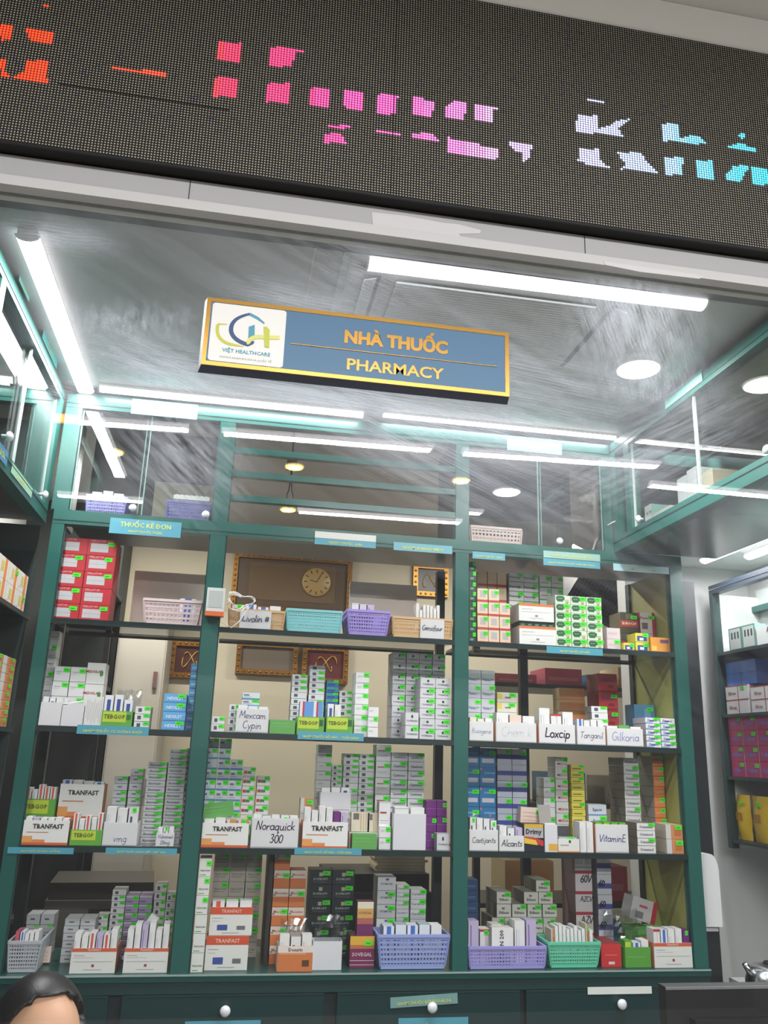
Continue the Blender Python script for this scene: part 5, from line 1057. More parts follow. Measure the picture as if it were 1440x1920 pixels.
fill(tx, 'bold handwritten carton, right second shelf', ['plain', 'redline', 'plain'], top=.05)
ty = tray(1083, 1136, 1362, 1402, FR, .085, S2, 'white carton with purple handwriting in the middle, right second shelf', PAPER, hand='Tanganil', pen=.06, ink=(80, 70, 110))
fill(ty, 'purple handwritten carton, right second shelf', ['bluemid', 'thin', 'plain', 'thin'], top=.026)
tz = tray(1139, 1207, 1366, 1404, FR, .085, S2, 'white carton with pale blue handwriting at right, right second shelf', PAPER, mat((214, 150, 110), .5), hand='Gilkoria', pen=.05, ink=(120, 130, 190))
fill(tz, 'pale blue handwritten carton, right second shelf', ['plain', 'greenp', 'plain'], top=.012)
stack('slim pile behind the purple handwritten carton, right shelf', 'thin', 1110, 1141, 1360, 1324, .11, 1, 6, .06, S2)
stack('red column, right bay second shelf', 'gred', 1125, 1162, 1370, 1263, .18, 1, 4, .11, S2)
stack('tan pile at the back, right bay second shelf', 'brown', 1049, 1098, 1322, 1290, .24, 1, 5, .07, S2)
stack('behind the lilac pile, right bay second shelf', 'bluebox', 1190, 1238, 1345, 1321, .17, 1, 2, .08, S2)
stack('lilac pile at the right end, right second shelf', 'lilac', 1213, 1275, 1404, 1346, FR+.01, 2, 5, .10, S2)
# third shelf
stack('blue white panelled block, right bay third shelf', 'azure', 868, 931, 1545, 1398, .12, 2, 5, .09, S3)
stack('indigo banded block, right bay third shelf', 'indigo', 933, 990, 1545, 1403, .13, 2, 6, .09, S3)
stack('red lettered column left of the yellow, right third shelf', 'wred', 1044, 1068, 1560, 1419, .14, 1, 8, .08, S3)
stack('plain column beside the red lettered one, right third shelf', 'white', 1021, 1043, 1560, 1458, .15, 1, 7, .08, S3)
stack('yellow column, right bay third shelf', 'yellow', 1074, 1100, 1570, 1434, .12, 1, 13, .08, S3)
stack('blue lettered pair, right bay third shelf', 'eganin', 1104, 1139, 1541, 1508, .11, 1, 4, .07, S3)
stack('rear column of slim ones, right bay third shelf', 'ostem', 1176, 1206, 1590, 1421, .13, 1, 11, .13, S3)
stack('front pile of slim ones, right bay third shelf', 'ostem', 1196, 1231, 1596, 1543, .02, 1, 4, .10, S3)
stack('orange column, right bay third shelf', 'ostor', 1232, 1273, 1590, 1418, .13, 1, 9, .12, S3)
stack('front orange pair at the right end, right third shelf', 'browns', 1251, 1290, 1601, 1546, .015, 1, 2, .10, S3)
ua = tray(880, 934, 1556, 1597, FR, .085, S3, 'white card fronted tray of silver blisters by post, right third shelf', PAPER, hand='Castijants', pen=.07, ink=(30, 30, 34))
fill(ua, 'silver blister tray, right third shelf', ['thin', 'plain', 'thin', 'thin'], top=.036)
ub = tray(936, 983, 1567, 1598, FR, .085, S3, 'green edged white tray with black handwriting, right third shelf', PAPER, mat((90, 170, 90), .5), hand='Alcants', pen=.08, ink=(50, 50, 56))
fill(ub, 'green edged tray, right third shelf', ['plain', 'thin', 'plainpurple'], top=.03)
bag('clear plastic bag heaped over the silver blister tray, right third shelf', 884, 938, 1526, 1560, .04, .04, S3+ua['h']*.8)
m = carton_mesh('plain', .07, .088, .07)
o = MB(); w_, h_ = .068, .088
o.box(-w_/2, w_/2, -.035, .035, .0003, h_, mat((26, 28, 46), .5)); y = -.0354
o.quad((-w_/2, y, h_*.5), (w_/2, y, h_*.5), (w_/2, y, h_*.86), (-w_/2, y, h_*.86), mat((176, 176, 180), .5)); o.quad((-w_/2, y, h_*.86), (w_/2, y, h_*.86), (w_/2, y, h_), (-w_/2, y, h_), mat((210, 170, 50), .5))
o.add([(-w_/2, y-.0002, h_*.42), (w_/2, y-.0002, h_*.2), (w_/2, y-.0002, h_*.4), (0, y-.0002, h_*.52), (-w_/2, y-.0002, h_*.55)], [(0,1,2,3,4)], mat((196, 56, 50), .5)); o.add([(-w_/2, y-.0004, h_*.3), (w_*.2, y-.0004, h_*.24), (w_*.1, y-.0004, h_*.42), (-w_/2, y-.0004, h_*.5)], [(0,1,2,3)], mat((226, 190, 60), .5))
put_text(o, 'Drimy', (0, y-.0006, h_*.70), (1,0,0), (0,0,1), w_*.86, h_*.24, mat((24, 24, 28), .5), .03)
tag(o.build('medicine_box', None, (P(1002, 1596, Y=FR).x, FR+.038, S3)), 'dark carton with red and yellow swoosh and black word, right third shelf', 'box')
o = box('peach', .088, .052, .03, (P(993, 1520, Y=.11).x, .105, S3+.0), 'peach carton lying tilted above the dark swoosh carton', 0, None, True); o.location.z = S3+.085; o.rotation_euler = (0, .06, .05); 
box('plain', .08, .084, .03, (P(993, 1560, Y=.11).x, .105, S3), 'upright white packet holding up the peach carton, right third shelf', 0, None, False)
uc = tray(1047, 1087, 1573, 1598, FR, .08, S3, 'small white and orange open carton with raised dark lid, right third shelf', OFFW, CHAR, bands=[(0, 0, 1, .08, (220, 130, 60)), (.1, .5, .5, .56, (150, 140, 120)), (.5, .7, .6, .9, (70, 60, 50))], flap=.035)
fill(uc, 'small carton with dark lid, right third shelf', ['grey'], top=.004)
ud = tray(1022, 1046, 1546, 1597, FR, .06, S3, 'tall narrow white carton with open grey flap, right third shelf', WHT, mat((150, 146, 140), .6), flap=.06, bands=[(.3, .05, 1, .3, (222, 170, 70))])
fill(ud, 'tall narrow carton with grey flap, right third shelf', ['plain'], top=.004)
stack('leaning tall pair left of the vitamin carton', 'plain', 1088, 1114, 1597, 1541, FR+.005, 2, 1, .06, S3)
ue = tray(1118, 1179, 1546, 1594, FR, .085, S3, 'white carton with big blue handwriting on right bay third shelf', PAPER, mat((214, 150, 110), .5), hand='VitaminE', pen=.07, ink=(50, 50, 130))
fill(ue, 'big blue handwritten carton, right third shelf', ['limep']*4, top=.010)
# counter
stack('dark blue column by the post, right bay worktop', 'bb', 874, 897, 1717, 1649, .16, 1, 7, .08, S0, stick=0)
for r, (n, x0, x1, yt) in enumerate(((5, 917, 1043, 1725), (5, 926, 1046, 1696), (4, 934, 1036, 1672), (1, 1004, 1031, 1650))): pass
zb = S0; rows = [(5, 918, 1042), (5, 922, 1042), (4, 931, 1044), (3, 931, 1037), (1, 1004, 1032)]; tops = [1750, 1720, 1695, 1672, 1650]
for r, (n, x0, x1) in enumerate(rows):
    zt = P(1000, tops[r], Y=.16).z; a, b_ = P(x0, tops[r], Y=.16).x, P(x1, tops[r], Y=.16).x; pw = .0535
    for c in range(n):
        x = a+pw/2+(b_-a-pw)*(c/(n-1) if n > 1 else .5)
        if r == 3: x = [P(945, 1690, Y=.16).x, P(996, 1690, Y=.16).x, P(996, 1690, Y=.16).x+pw][c]
        rn = ['bottom', 'second', 'third', 'fourth', 'top'][r]
        lb = 'slim white carton alone at the top of pyramid on right worktop' if n == 1 else '%s from the left in the %s row of the white pyramid, right worktop' % (NTH[c], rn)
        box('eti', pw-.001 if (b_-a)/n > pw else (b_-a)/n-.001, zt-zb-.0004, .13, (x if (b_-a)/n > pw or r == 3 else a+(c+.5)*(b_-a)/n, .225, zb), lb, 0, 'white pyramid of cartons on the right worktop', R() < .8)
    zb = zt
stack('red striped column, right bay worktop', 'bigred', 1081, 1114, 1740, 1570, .17, 1, 5, .13, S0)
for i, s2 in enumerate(('60V', 'AZCV', 'AZV')):
    q = P(1103, (1646, 1686, 1728)[i], Y=.169); 
q0 = [o for o in bpy.data.objects if o.get('label', '').endswith('red striped column, right bay worktop')]
q0.sort(key=lambda o: -o.location.z)
for o, s2 in zip(q0[1:4], ('60V', 'AZCV', 'AZV')):
    k = MB(); put_hand(k, s2, (.008, -.0662, .05), (1,0,0), (0,0,1), .045, .034, mat((50, 50, 60), .6), .09); k.build('handwriting', o, label='black pen scribble')
stack('indigo banded column, right bay worktop', 'ind2', 1122, 1150, 1720, 1596, .16, 1, 5, .09, S0)
q0 = sorted([o for o in bpy.data.objects if o.get('label', '').endswith('indigo banded column, right bay worktop')], key=lambda o: -o.location.z)
for o in q0[1:4]:
    k = MB(); put_hand(k, '60', (-.012, -.0462, .036), (1,0,0), (0,0,1), .022, .03, mat((40, 40, 60), .6), .12); k.build('handwriting', o, label='black pen scribble')
b6 = basket(878, 1025, 1774, 1819, .008, .13, S0, (158, 152, 214), 'wide lavender basket at the left end of right bay worktop', nx=26, nz=5, solid=.5, taper=.006)
fill(b6, 'wide lavender basket, right bay worktop', ['plainpurple', 'redline', 'etitall', 'plain', 'plain', 'plainpurple'], top=.062, dep=.06)
o = box('etitall', .068, .118, .03, (P(939, 1760, Y=.03).x, b6['y0']+.018, b6['z']), 'tall white packet with vertical word in the wide lavender basket', 0, None, False, name='medicine_packet')
for q in [o2 for o2 in bpy.data.objects if o2.get('label', '').endswith('in the wide lavender basket, right bay worktop')]: q.location.y += .04
b7 = basket(1027, 1127, 1766, 1808, .01, .12, S0, (104, 204, 168), 'mint green basket on the right bay worktop', nx=20, nz=6, solid=.55, taper=.012)
fill(b7, 'mint green basket, right bay worktop', ['browns']+['plain']*8+['browns', 'plain'], top=.045, dep=.06)
o = box('redbox', .072, .070, .12, (P(1148, 1808, Y=.02).x, .085, S0), 'red carton lying lengthwise beside the mint green basket', 0, None, False); 
uf = tray(1173, 1221, 1776, 1808, .015, .09, S0, 'green open carton right of the red one, right bay worktop', mat((88, 156, 60), .5), bands=[(.1, .5, .8, .54, (120, 180, 90))])
fill(uf, 'green open carton, right bay worktop', ['limep', 'bluemid', 'plain'], top=.02)
bag('clear plastic bag of packets behind the green carton, right bay worktop', 1140, 1205, 1705, 1778, .11, .06, S0+.05)
ug = tray(1228, 1303, 1768, 1811, .008, .10, S0, 'orange rimmed white carton at the right end of right worktop', OFFW, ORS, **OR)
fill(ug, 'orange rimmed carton, right end of right worktop', ['redline', 'bluemid', 'plain', 'plain', 'violet'], top=.055)
o = box('tilted', .105, .075, .06, (P(1198, 1690, Y=.18).x, .20, S0), 'tilted white carton with red end at right of the worktop', 0, None, False); o.rotation_euler = (0, .28, .1); o.location.z = S0+.113
box('greenp', .085, .098, .08, (P(1190, 1740, Y=.18).x, .21, S0), 'green carton under the tilted one, right bay worktop', 0, None, False)
box('greenp', .075, .085, .07, (P(1248, 1740, Y=.2).x-.012, .255, S0), 'green carton in the back right corner of the worktop', .3, None, False)
box('bb', .04, .115, .05, (P(1165, 1740, Y=.14).x-.006, .21, S0+.0), 'dark blue packet standing right of the indigo banded column', 0, None, False, name='medicine_packet')

# ================================================================== OVERHEAD AND SIDE CABINETS
ob1 = basket(161, 240, 929, 968, .07, .14, RT+.0005, (156, 150, 212), 'lavender basket of white packets behind the left overhead door', nx=16, nz=6, solid=.5, taper=.008)
fill(ob1, 'lavender basket behind the left overhead door', ['plain', 'plain', 'plain'], top=.02, dep=.06)
ob2 = basket(312, 398, 940, 970, .07, .14, RT+.0005, (120, 118, 176), 'purple basket holding stacked white ampoule trays, left overhead cabinet', nx=14, nz=5, solid=.6, taper=.006)
for i in range(3):
    m = MB(); m.box(-.064, .064, -.042, .042, .0003, .016, OFFW)
    for c in range(7):
        for j in range(3): m.lathe((-.0525+c*.0175, -.03+j*.03, .016), [(.008, 0), (.006, .0035)], WHITE, 8)
    tag(m.build('ampoule_tray', None, ((ob2['x0']+ob2['x1'])/2+.005, ob2['y0']+.055, ob2['z']+.052+.0197*i), 0), ['lowest white ampoule tray heaped in the purple basket', 'middle white ampoule tray heaped in the purple basket', 'uppermost white ampoule tray heaped in the purple basket'][i], 'tray', 'ampoule trays in the purple basket')
box('plain', .13, .05, .08, ((ob2['x0']+ob2['x1'])/2+.005, ob2['y0']+.055, ob2['z']), 'white carton lying under the ampoule trays in the purple basket', 0, None, False)
ob3 = basket(881, 979, 988, 1023, .07, .15, RT+.0005, (226, 200, 196), 'pink plastic basket behind the right overhead sliding door', nx=14, nz=4, solid=.5, taper=.006)
# right overhead: cartons
stack('carton low behind the right overhead glass', 'antam', 1209, 1222, 975, 946, None, 1, 1, .10, 2.3355, X=1.45, sgn=-1, noun='white')
m = MB(); z0 = 2.3355
for i, (y0, y1, h, lb) in enumerate(((-.30, -.24, .20, 'first tall grey carton behind the right overhead glass'), (-.37, -.31, .21, 'second tall grey carton behind the right overhead glass'), (-.47, -.39, .17, 'shorter tan carton behind the right overhead glass'))):
    m = MB(); m.box(1.52, 1.66, y0, y1, z0, z0+h, mat(((196, 196, 200), (190, 190, 192), (170, 160, 140))[i], .6)); m.box(1.5192, 1.52, y0+.008, y1-.008, z0+.05, z0+.058, CHAR); tag(m.build('storage_carton'), lb, 'box')
m = MB(); m.box(1.43, 1.505, -.34, -.205, z0, z0+.07, mat((176, 176, 168), .6)); m.box(1.4294, 1.43, -.33, -.215, z0+.01, z0+.06, mat((190, 190, 184), .6)); tag(m.build('storage_carton'), 'flat grey carton lying low behind the right overhead glass', 'box')
# left shelf cabinet goods
def side_row(desc, kind, X, y0, y1, n, rows, h, d, base, sgn=1, stick=.6):
    w = (y1-y0)/n
    for c in range(n):
        for i in range(rows):
            up = rows-1-i
            lb = stack_label(K[kind]['n'], ORD[up] if up else 'top', NTH[c] if n > 1 else '', desc)
            box(kind, w-.0015, h-.0004, d, (X-d/2*sgn, y0+(c+.5)*w, base+i*h), lb, math.pi/2*sgn, desc, R() < stick)
side_row('orange banded cartons on the left wall top shelf', 'orangewhite', LX-.02, -.40, -.035, 3, 2, .062, .12, SH1-.0015)
side_row('slim pile on the left wall second shelf', 'browns', LX-.02, -.34, -.03, 2, 8, .026, .10, SH2-.0095, stick=.9)
side_row('dark blue pile at the back, left wall second shelf', 'bb', LX-.20, -.16, -.03, 1, 6, .04, .10, SH2-.0095, stick=0)
side_row('red pile on the left wall base unit', 'red', LX-.02, -.20, -.06, 1, 4, .05, .10, .9005)
side_row('lilac cartons on the left wall third shelf', 'lilac', LX-.02, -.40, -.05, 3, 3, .04, .10, SH3+.0005)
m = basket(-70, 30, 1000, 1040, -.34, .20, 2.2855, (140, 134, 170), 'lavender basket inside the left overhead cabinet seen from below', nx=14, nz=6, solid=.55, taper=.006); m['o'].location = (LX-.26, -.45, 2.2865)
# right wall cabinet
RZ = [z+.0004 for z in RWZ]
stack('packets on the right wall top shelf', 'frame3', 1366, 1417, 1200, 1173, None, 2, 1, .05, RZ[0], X=2.02, sgn=-1, noun='green framed packet')
stack('on the right wall top shelf at picture edge', 'antam', 1418, 1470, 1195, 1170, None, 1, 1, .10, RZ[0], X=2.02, sgn=-1, noun='white carton with green dots')
stack('cobalt pile on the right wall second shelf', 'cobalt', 1343, 1420, 1285, 1240, None, 2, 2, .12, P(1376, 1285, X=2.02).z+.0008, X=2.03, sgn=-1)
stack('red edged pair on the right wall second shelf', 'redline', 1347, 1405, 1330, 1285, None, 1, 2, .12, RZ[1], X=2.02, sgn=-1)
stack('second red edged pair on the right wall second shelf', 'redline', 1409, 1458, 1325, 1284, None, 1, 2, .10, RZ[1], X=2.02, sgn=-1)
stack('magenta block on the right wall third shelf', 'magenta', 1350, 1485, 1440, 1338, None, 4, 4, .13, RZ[2], X=2.02, sgn=-1)
def pouch(yc, wd, h, base, label, X=2.05):
    nx_, nz_ = 8, 8; v = []; f = []
    for s_ in (-1, 1):
        for j in range(nz_+1):
            for i in range(nx_+1):
                e_ = math.sin(math.pi*i/nx_)**.6*math.sin(math.pi*(.12+.8*j/nz_)); v.append((X+s_*.022*e_+U(-.002, .002), yc-wd/2+wd*i/nx_, base+.001+h*j/nz_))
        o0 = 0 if s_ < 0 else (nx_+1)*(nz_+1)
        for j in range(nz_):
            for i in range(nx_): q = o0+j*(nx_+1)+i; f.append((q, q+1, q+nx_+2, q+nx_+1))
    m = MB(); m.add(v, f, mat((222, 186, 44), .3), True); o = m.build('snack_pouch'); tag(o, label, 'pouch')
    k = MB(); k.obox((X-.0222, yc, base+h*.52), (.0006, 0, 0), (0, wd*.20, 0), (0, 0, h*.09), mat((176, 128, 40), .5)); k.build('printed_label', o)
    k = MB(); k.obox((X-.0245, yc-wd*.18, base+h*.82), (.0006, 0, 0), (0, .011, 0), (0, 0, .007), STICK); k.build('price_sticker', o, label='bright green price sticker')
for i, px in enumerate((1396, 1430)):
    y = P(px, 1545, X=2.05).y; pouch(y, .105, .17, RZ[3], ['left shiny yellow pouch on the right wall bottom shelf', 'right shiny yellow pouch on the right wall bottom shelf'][i])
pouch(P(1430, 1545, X=2.05).y-.125, .105, .17, RZ[3], 'shiny yellow pouch nearest the picture edge on the right wall bottom shelf')
# ================================================================== ROOM BEHIND THE CABINET
def framed(x0, x1, y0, y1, label, canvas, Y=1.9, fr=.028, clock=False, swirl=True):
    a = P(x0, y1, Y=Y); b_ = P(x1, y1, Y=Y); zt = P((x0+x1)/2, y0, Y=Y).z; zb = P((x0+x1)/2, y1, Y=Y).z
    cx, cz, w, h = (a.x+b_.x)/2, (zt+zb)/2, b_.x-a.x, zt-zb
    t = thing('picture_frame', (cx, Y-.001, cz), label, 'picture'); GF = mat((150, 104, 44), .35, .8)
    for i, (p, q_) in enumerate((((-w/2, -h/2), (w/2, -h/2+fr)), ((-w/2, h/2-fr), (w/2, h/2)), ((-w/2, -h/2+fr), (-w/2+fr, h/2-fr)), ((w/2-fr, -h/2+fr), (w/2, h/2-fr)))):
        m = MB(); m.box(p[0], q_[0], -.035, 0, p[1], q_[1], GF); hz = i < 2
        L = (q_[0]-p[0]) if hz else (q_[1]-p[1]); n = max(4, int(L/.03))
        for j in range(n):
            u = (j+.5)/n; c = ((p[0]+(q_[0]-p[0])*u, -.036, (p[1]+q_[1])/2) if hz else ((p[0]+q_[0])/2, -.036, p[1]+(q_[1]-p[1])*u)); m.lathe(c, [(.0075, 0), (.006, .003), (.003, .004)], GOLD, 8, '-y')
        m.build('gilt_moulding', t)
    m = MB(); m.box(-w/2+fr, w/2-fr, -.016, -.004, -h/2+fr, h/2-fr, mat(canvas, .35)); m.build('canvas', t)
    if swirl:
        m = MB(); pts = [(w*.26*math.cos(a_*.9)*(1-.06*a_), -.018, h*.24*math.sin(a_*1.7)*(1-.04*a_)) for a_ in [i*.22 for i in range(34)]]
        m.tube(pts, [.004+.008*abs(math.sin(i*.7)) for i in range(34)], mat((206, 170, 70), .4), 6, flat=.3); m.build('gilt_brush_stroke', t)
    return t, w, h
t, w, h = framed(430, 656, 1044, 1150, 'large glossy brown gilt framed picture with a clock face, middle bay', (86, 66, 44), swirl=False)
m = MB(); m.box(-w*.36, w*.36, -.019, -.016, -h*.30, h*.36, mat((104, 80, 50), .3)); m.build('inner_panel', t)
c = MB(); c.lathe((w*.20, -.0195, h*.06), [(.085, 0), (.085, .008), (.078, .012)], mat((170, 140, 84), .4), 32, '-y'); ck = c.build('clock_face', t)
c = MB()
for i in range(12): a_ = math.radians(30*i); c.obox((w*.20+.064*math.sin(a_), -.0318, h*.06+.064*math.cos(a_)), (.003*math.cos(a_), 0, -.003*math.sin(a_)), (0, .0004, 0), (.009*math.sin(a_), 0, .009*math.cos(a_)), mat((60, 44, 26), .5))
c.build('hour_marks', ck)
for a_, L_ in ((-1.3, .04), (.5, .058)):
    c = MB(); c.obox((w*.20+L_/2*math.sin(a_), -.0326, h*.06+L_/2*math.cos(a_)), (.002*math.cos(a_), 0, -.002*math.sin(a_)), (0, .0004, 0), (L_/2*math.sin(a_), 0, L_/2*math.cos(a_)), mat((40, 30, 20), .5)); c.build('clock_hand', ck)
framed(316, 393, 1203, 1272, 'gilt framed dark red picture seen through the left bay', (74, 30, 28))
framed(440, 556, 1205, 1266, 'wide gilt framed dark picture seen through middle bay second shelf', (110, 98, 84), swirl=False)
framed(563, 650, 1212, 1282, 'gilt framed red picture seen right of middle bay stacks', (96, 34, 34))
framed(772, 838, 1060, 1120, 'dark picture with gold strokes behind the top shelf, middle bay', (40, 24, 26))
def slab(name, label, cat, x0, x1, Y, d, z0, z1, col, rough=.6):
    m = MB(); m.box(x0, x1, Y, Y+d, z0, z1, mat(col, rough)); return m
# dark pillar, cream locker, dark curtain side of the back room
struct(MB().box(-1.12, -.62, 1.55, 1.89, 0, 2.77, mat((44, 50, 48), .6)).build('wall_back_recess'))
xa, xb = P(210, 1300, Y=1.5).x, P(304, 1300, Y=1.5).x
t = thing('locker', ((xa+xb)/2, 1.7, 0), 'tall cream metal locker in the back room seen through the left bay', 'locker'); w = xb-xa
MB().box(-w/2, w/2, -.2, .18, .05, 2.15, mat((178, 172, 160), .5)).build('locker_body', t)
for i in range(4):
    m = MB(); m.box(-w/2+.008, w/2-.008, -.206, -.2005, .10+i*.51, .58+i*.51, mat((186, 180, 168), .5)); dr = m.build('locker_door', t)
    MB().box(w/2-.05, w/2-.03, -.222, -.2065, .30+i*.51, .38+i*.51, CHROME).build('handle', dr)
MB().box(-w/2+.02, w/2-.02, -.18, .16, 0, .05, DARK).build('plinth', t)
t = thing('metal_rack', (P(160, 1300, Y=1.4).x-.05, 1.40, 0), 'dark upright rack left of the locker in the back room', 'rack')
for sx in (-.14, .14):
    for sy in (-.12, .12): MB().box(sx-.012, sx+.012, sy-.012, sy+.012, 0, 2.3, BLACK).build('upright', t)
for z in (.3, .8, 1.3, 1.8, 2.25): MB().box(-.152, .152, -.132, .132, z, z+.02, CHAR).build('rack_shelf', t)
# desk with office machines, seen low through the shelves
DZ = .74
t = thing('desk', (.3, .92, 0), 'dark desk carrying printers in the back room behind the worktop', 'desk')
MB().box(-1.1, .75, -.34, .34, DZ-.03, DZ, mat((52, 44, 38), .5)).build('desk_top', t)
for x in (-1.06, .71):
    for y in (-.31, .31): MB().box(x-.025, x+.025, y-.025, y+.025, 0, DZ-.03, DARK).build('leg', t)
def printer(x, y, w, d, h, col, label):
    t = thing('printer', (x, y, DZ+.0005), label, 'printer', None, .08)
    MB().box(-w/2, w/2, -d/2, d/2, 0, h*.8, mat(col, .5)).build('printer_body', t)
    m = MB(); m.box(-w/2*.96, w/2*.96, -d/2*.9, d/2, h*.8, h, mat(tuple(int(v*.7) for v in col), .5)); m.build('scanner_lid', t)
    m = MB(); m.obox((0, -d/2-.04, h*.25), (w*.32, 0, 0), (0, .05, .008), (0, 0, .003), mat((90, 90, 92), .5)); m.build('paper_tray', t)
    m = MB(); m.box(-w*.1, w*.2, -d/2-.002, -d/2, h*.5, h*.7, BLACK); m.build('control_panel', t)
printer(P(195, 1660, Y=.9).x, .90, .40, .34, .30, (96, 92, 84), 'grey office printer in the back room behind left bay worktop')
printer(P(700, 1620, Y=.9).x, .90, .42, .34, .34, (40, 40, 42), 'black office printer in the back room behind middle bay worktop')
m = MB()
for i in range(5): m.box(-.11+U(-.01, .01), .11+U(-.01, .01), -.08, .08, i*.012, i*.012+.011, mat((200, 180, 140) if i % 2 else (190, 186, 176), .7))
t = m.build('paper_stack', None, (P(752, 1630, Y=.9).x+.06, .9, DZ+.3405)); tag(t, 'uneven pile of yellowed papers on the black printer', 'papers')
t.location = (P(745, 1610, Y=.9).x, .90, DZ+.341)
# black mesh backed chair-like air curtain top right, back shelf with cartons
BZ = P(1040, 1284, Y=.78).z-.018
t = thing('back_room_shelf', (1.62, .95, 0), 'dark open shelf unit with cartons in the back room behind right bay', 'shelf')
SX0, SX1 = .98, 2.0
for x in (-.55, .55):
    for y in (-.16, .16): MB().box(x-.014, x+.014, y-.014, y+.014, 0, BZ+.04, mat((40, 50, 48), .5)).build('upright', t)
for z in (.5, .95, 1.35, BZ): MB().box(-.565, .565, -.175, .175, z, z+.018, mat((60, 70, 66), .4)).build('shelf_board', t)
i = 0
for (x, z, w_, h_, k, lb) in ((-.35, BZ+.0185, .20, .045, 'pink', 'flat pink carton at left of the back room shelf top'), (-.12, BZ+.0185, .18, .08, 'pink', 'thick pink carton on the back room shelf top'), (.06, BZ+.0185, .12, .06, 'bluebox', 'blue carton on the back room shelf top'), (.24, BZ+.0185, .18, .10, 'brown', 'tan carton at right of the back room shelf top'),
                              (-.38, 1.3685, .16, .11, 'brown', 'first tan carton on the back room middle shelf'), (-.12, 1.3685, .18, .13, 'bluebox', 'blue carton on the back room middle shelf'), (.15, 1.3685, .18, .12, 'beige', 'off-white carton on the back room middle shelf'), (-.3, .9685, .22, .16, 'brown', 'tan carton on the back room lower shelf'), (.05, .9685, .2, .14, 'pink', 'pink carton on the back room lower shelf')):
    box(k, w_, h_, .2, (1.62+x, .93, z), lb, 0, None, False)
t = thing('black_speaker', (P(1125, 1108, Y=.85).x, .85, P(1125, 1108, Y=.85).z), 'big black mesh fronted speaker hanging in the back room behind right top shelf', 'speaker', None, (.5, .35, .3))
MB().box(-.19, .19, -.08, .12, -.13, .13, BLACK).build('speaker_cabinet', t)
m = MB()
for i in range(18): m.box(-.18+i*.02, -.176+i*.02, -.086, -.081, -.12, .12, CHAR)
for i in range(13): m.box(-.18, .18, -.0865, -.0862, -.12+i*.019, -.117+i*.019, CHAR)
m.build('mesh_grille', t); MB().tube([(0, .12, .0), (0, .2, .1), (0, .26, .2), (.02, .30, .34)], .012, DARK, 8).build('hanging_bracket', t)
# cable loop in the middle overhead opening
c0 = P(543, 935, Y=.25); t = thing('hanging_cable', (c0.x, .25, c0.z), 'dark cable loop hanging inside the barred middle opening', 'cable')
pts = [(0, 0, .16)]+[(.011*math.sin(a_)*1.1, 0, -.03-.035*math.cos(a_)+.03) for a_ in [math.pi-.4-i*(2*math.pi-.8)/16 for i in range(17)]]+[(.004, 0, .16)]
MB().tube([(p[0], p[1], p[2]) for p in pts], .0028, BLACK, 7).build('cable_loop', t)
MB().box(-.02, .02, -.012, .012, .12, .17, CHAR).build('junction_box', t)
MB().tube([(0, 0, .165), (0, 0, CEIL-c0.z-.001)], .004, CHAR, 7).build('cable_drop', t)
m = MB(); q = P(1130, 990, Y=.03); q2 = P(1182, 968, Y=.06)
m.tube([(q.x, .006-.02, q.z), ((q.x+q2.x)/2, -.03, (q.z+q2.z)/2+.004), (q2.x-.035, -.03, q2.z)], .0022, mat((224, 226, 226), .4), 7); tag(m.build('white_cable'), 'thin white cable across the corner of right overhead cabinet', 'cable')

# ================================================================== FRONT OF THE PHARMACY
t = thing('counter_desk', (.5, -1.56, 0), 'service desk inside the pharmacy just behind the counter glass', 'desk')
MB().box(-1.14, 1.6, -.155, .17, .74, .77, mat((60, 66, 64), .4)).build('desk_top', t); MB().box(-1.14, 1.6, .13, .16, .06, .74, DGREEN).build('front_panel', t); MB().box(-1.1, 1.55, .11, .13, 0, .06, DARK).build('plinth', t)
ma, mb_ = P(1251, 1856, Y=-1.45), P(1440, 1851, Y=-1.45); MT = 1.196; MWD = .42
t = thing('monitor', (ma.x+MWD/2, -1.45, .7705), 'black computer monitor seen from behind at the lower right', 'monitor')
m = MB(); zt = MT-.7705; m.box(-MWD/2, MWD/2, .006, .03, zt-.27, zt, BLACK); m.box(-MWD/2, MWD/2, .004, .006, zt-.004, zt, mat((120, 122, 124), .3)); m.box(-MWD/2+.04, MWD/2-.04, -.012, .006, zt-.23, zt-.045, mat((20, 20, 23), .4)); m.build('monitor_shell', t)  # pale strip along the top edge is a painted highlight
MB().box(-MWD/2+.012, MWD/2-.012, .030, .0305, zt-.258, zt-.012, mat((40, 60, 80), .3)).build('screen', t)
MB().box(-.03, .03, -.02, .004, .008, zt-.12, BLACK).build('stand', t); MB().box(-.11, .11, -.08, .08, 0, .008, BLACK).build('stand_base', t)
# kettle on a low white cabinet
t = thing('side_cabinet', (2.046, -.06, 0), 'low white side cabinet under the right wall shelves', 'cabinet')
MB().box(-.21, .21, -.25, .25, .04, .82, mat((206, 208, 206), .5)).build('carcass', t); MB().box(-.205, .2, -.245, .245, 0, .04, CHAR).build('plinth', t)
d_ = MB().box(-.216, -.2105, -.24, .24, .06, .80, mat((214, 216, 214), .5)).build('door', t); MB().box(-.232, -.2165, -.2, -.18, .55, .68, CHROME).build('handle', d_)
q = P(1432, 1830, Y=-.02)
t = thing('kettle', (q.x+.02, -.04, .8205), 'shiny silver kettle on the low white cabinet at the right edge', 'kettle')
MB().lathe((0, 0, 0), [(.075, 0), (.086, .006), (.088, .04), (.078, .075), (.06, .088), (.03, .094)], CHROME, 28).build('kettle_body', t); MB().lathe((0, 0, .094), [(.028, 0), (.024, .006), (.008, .008), (.010, .02), (.006, .026)], BLACK, 16).build('lid_knob', t)
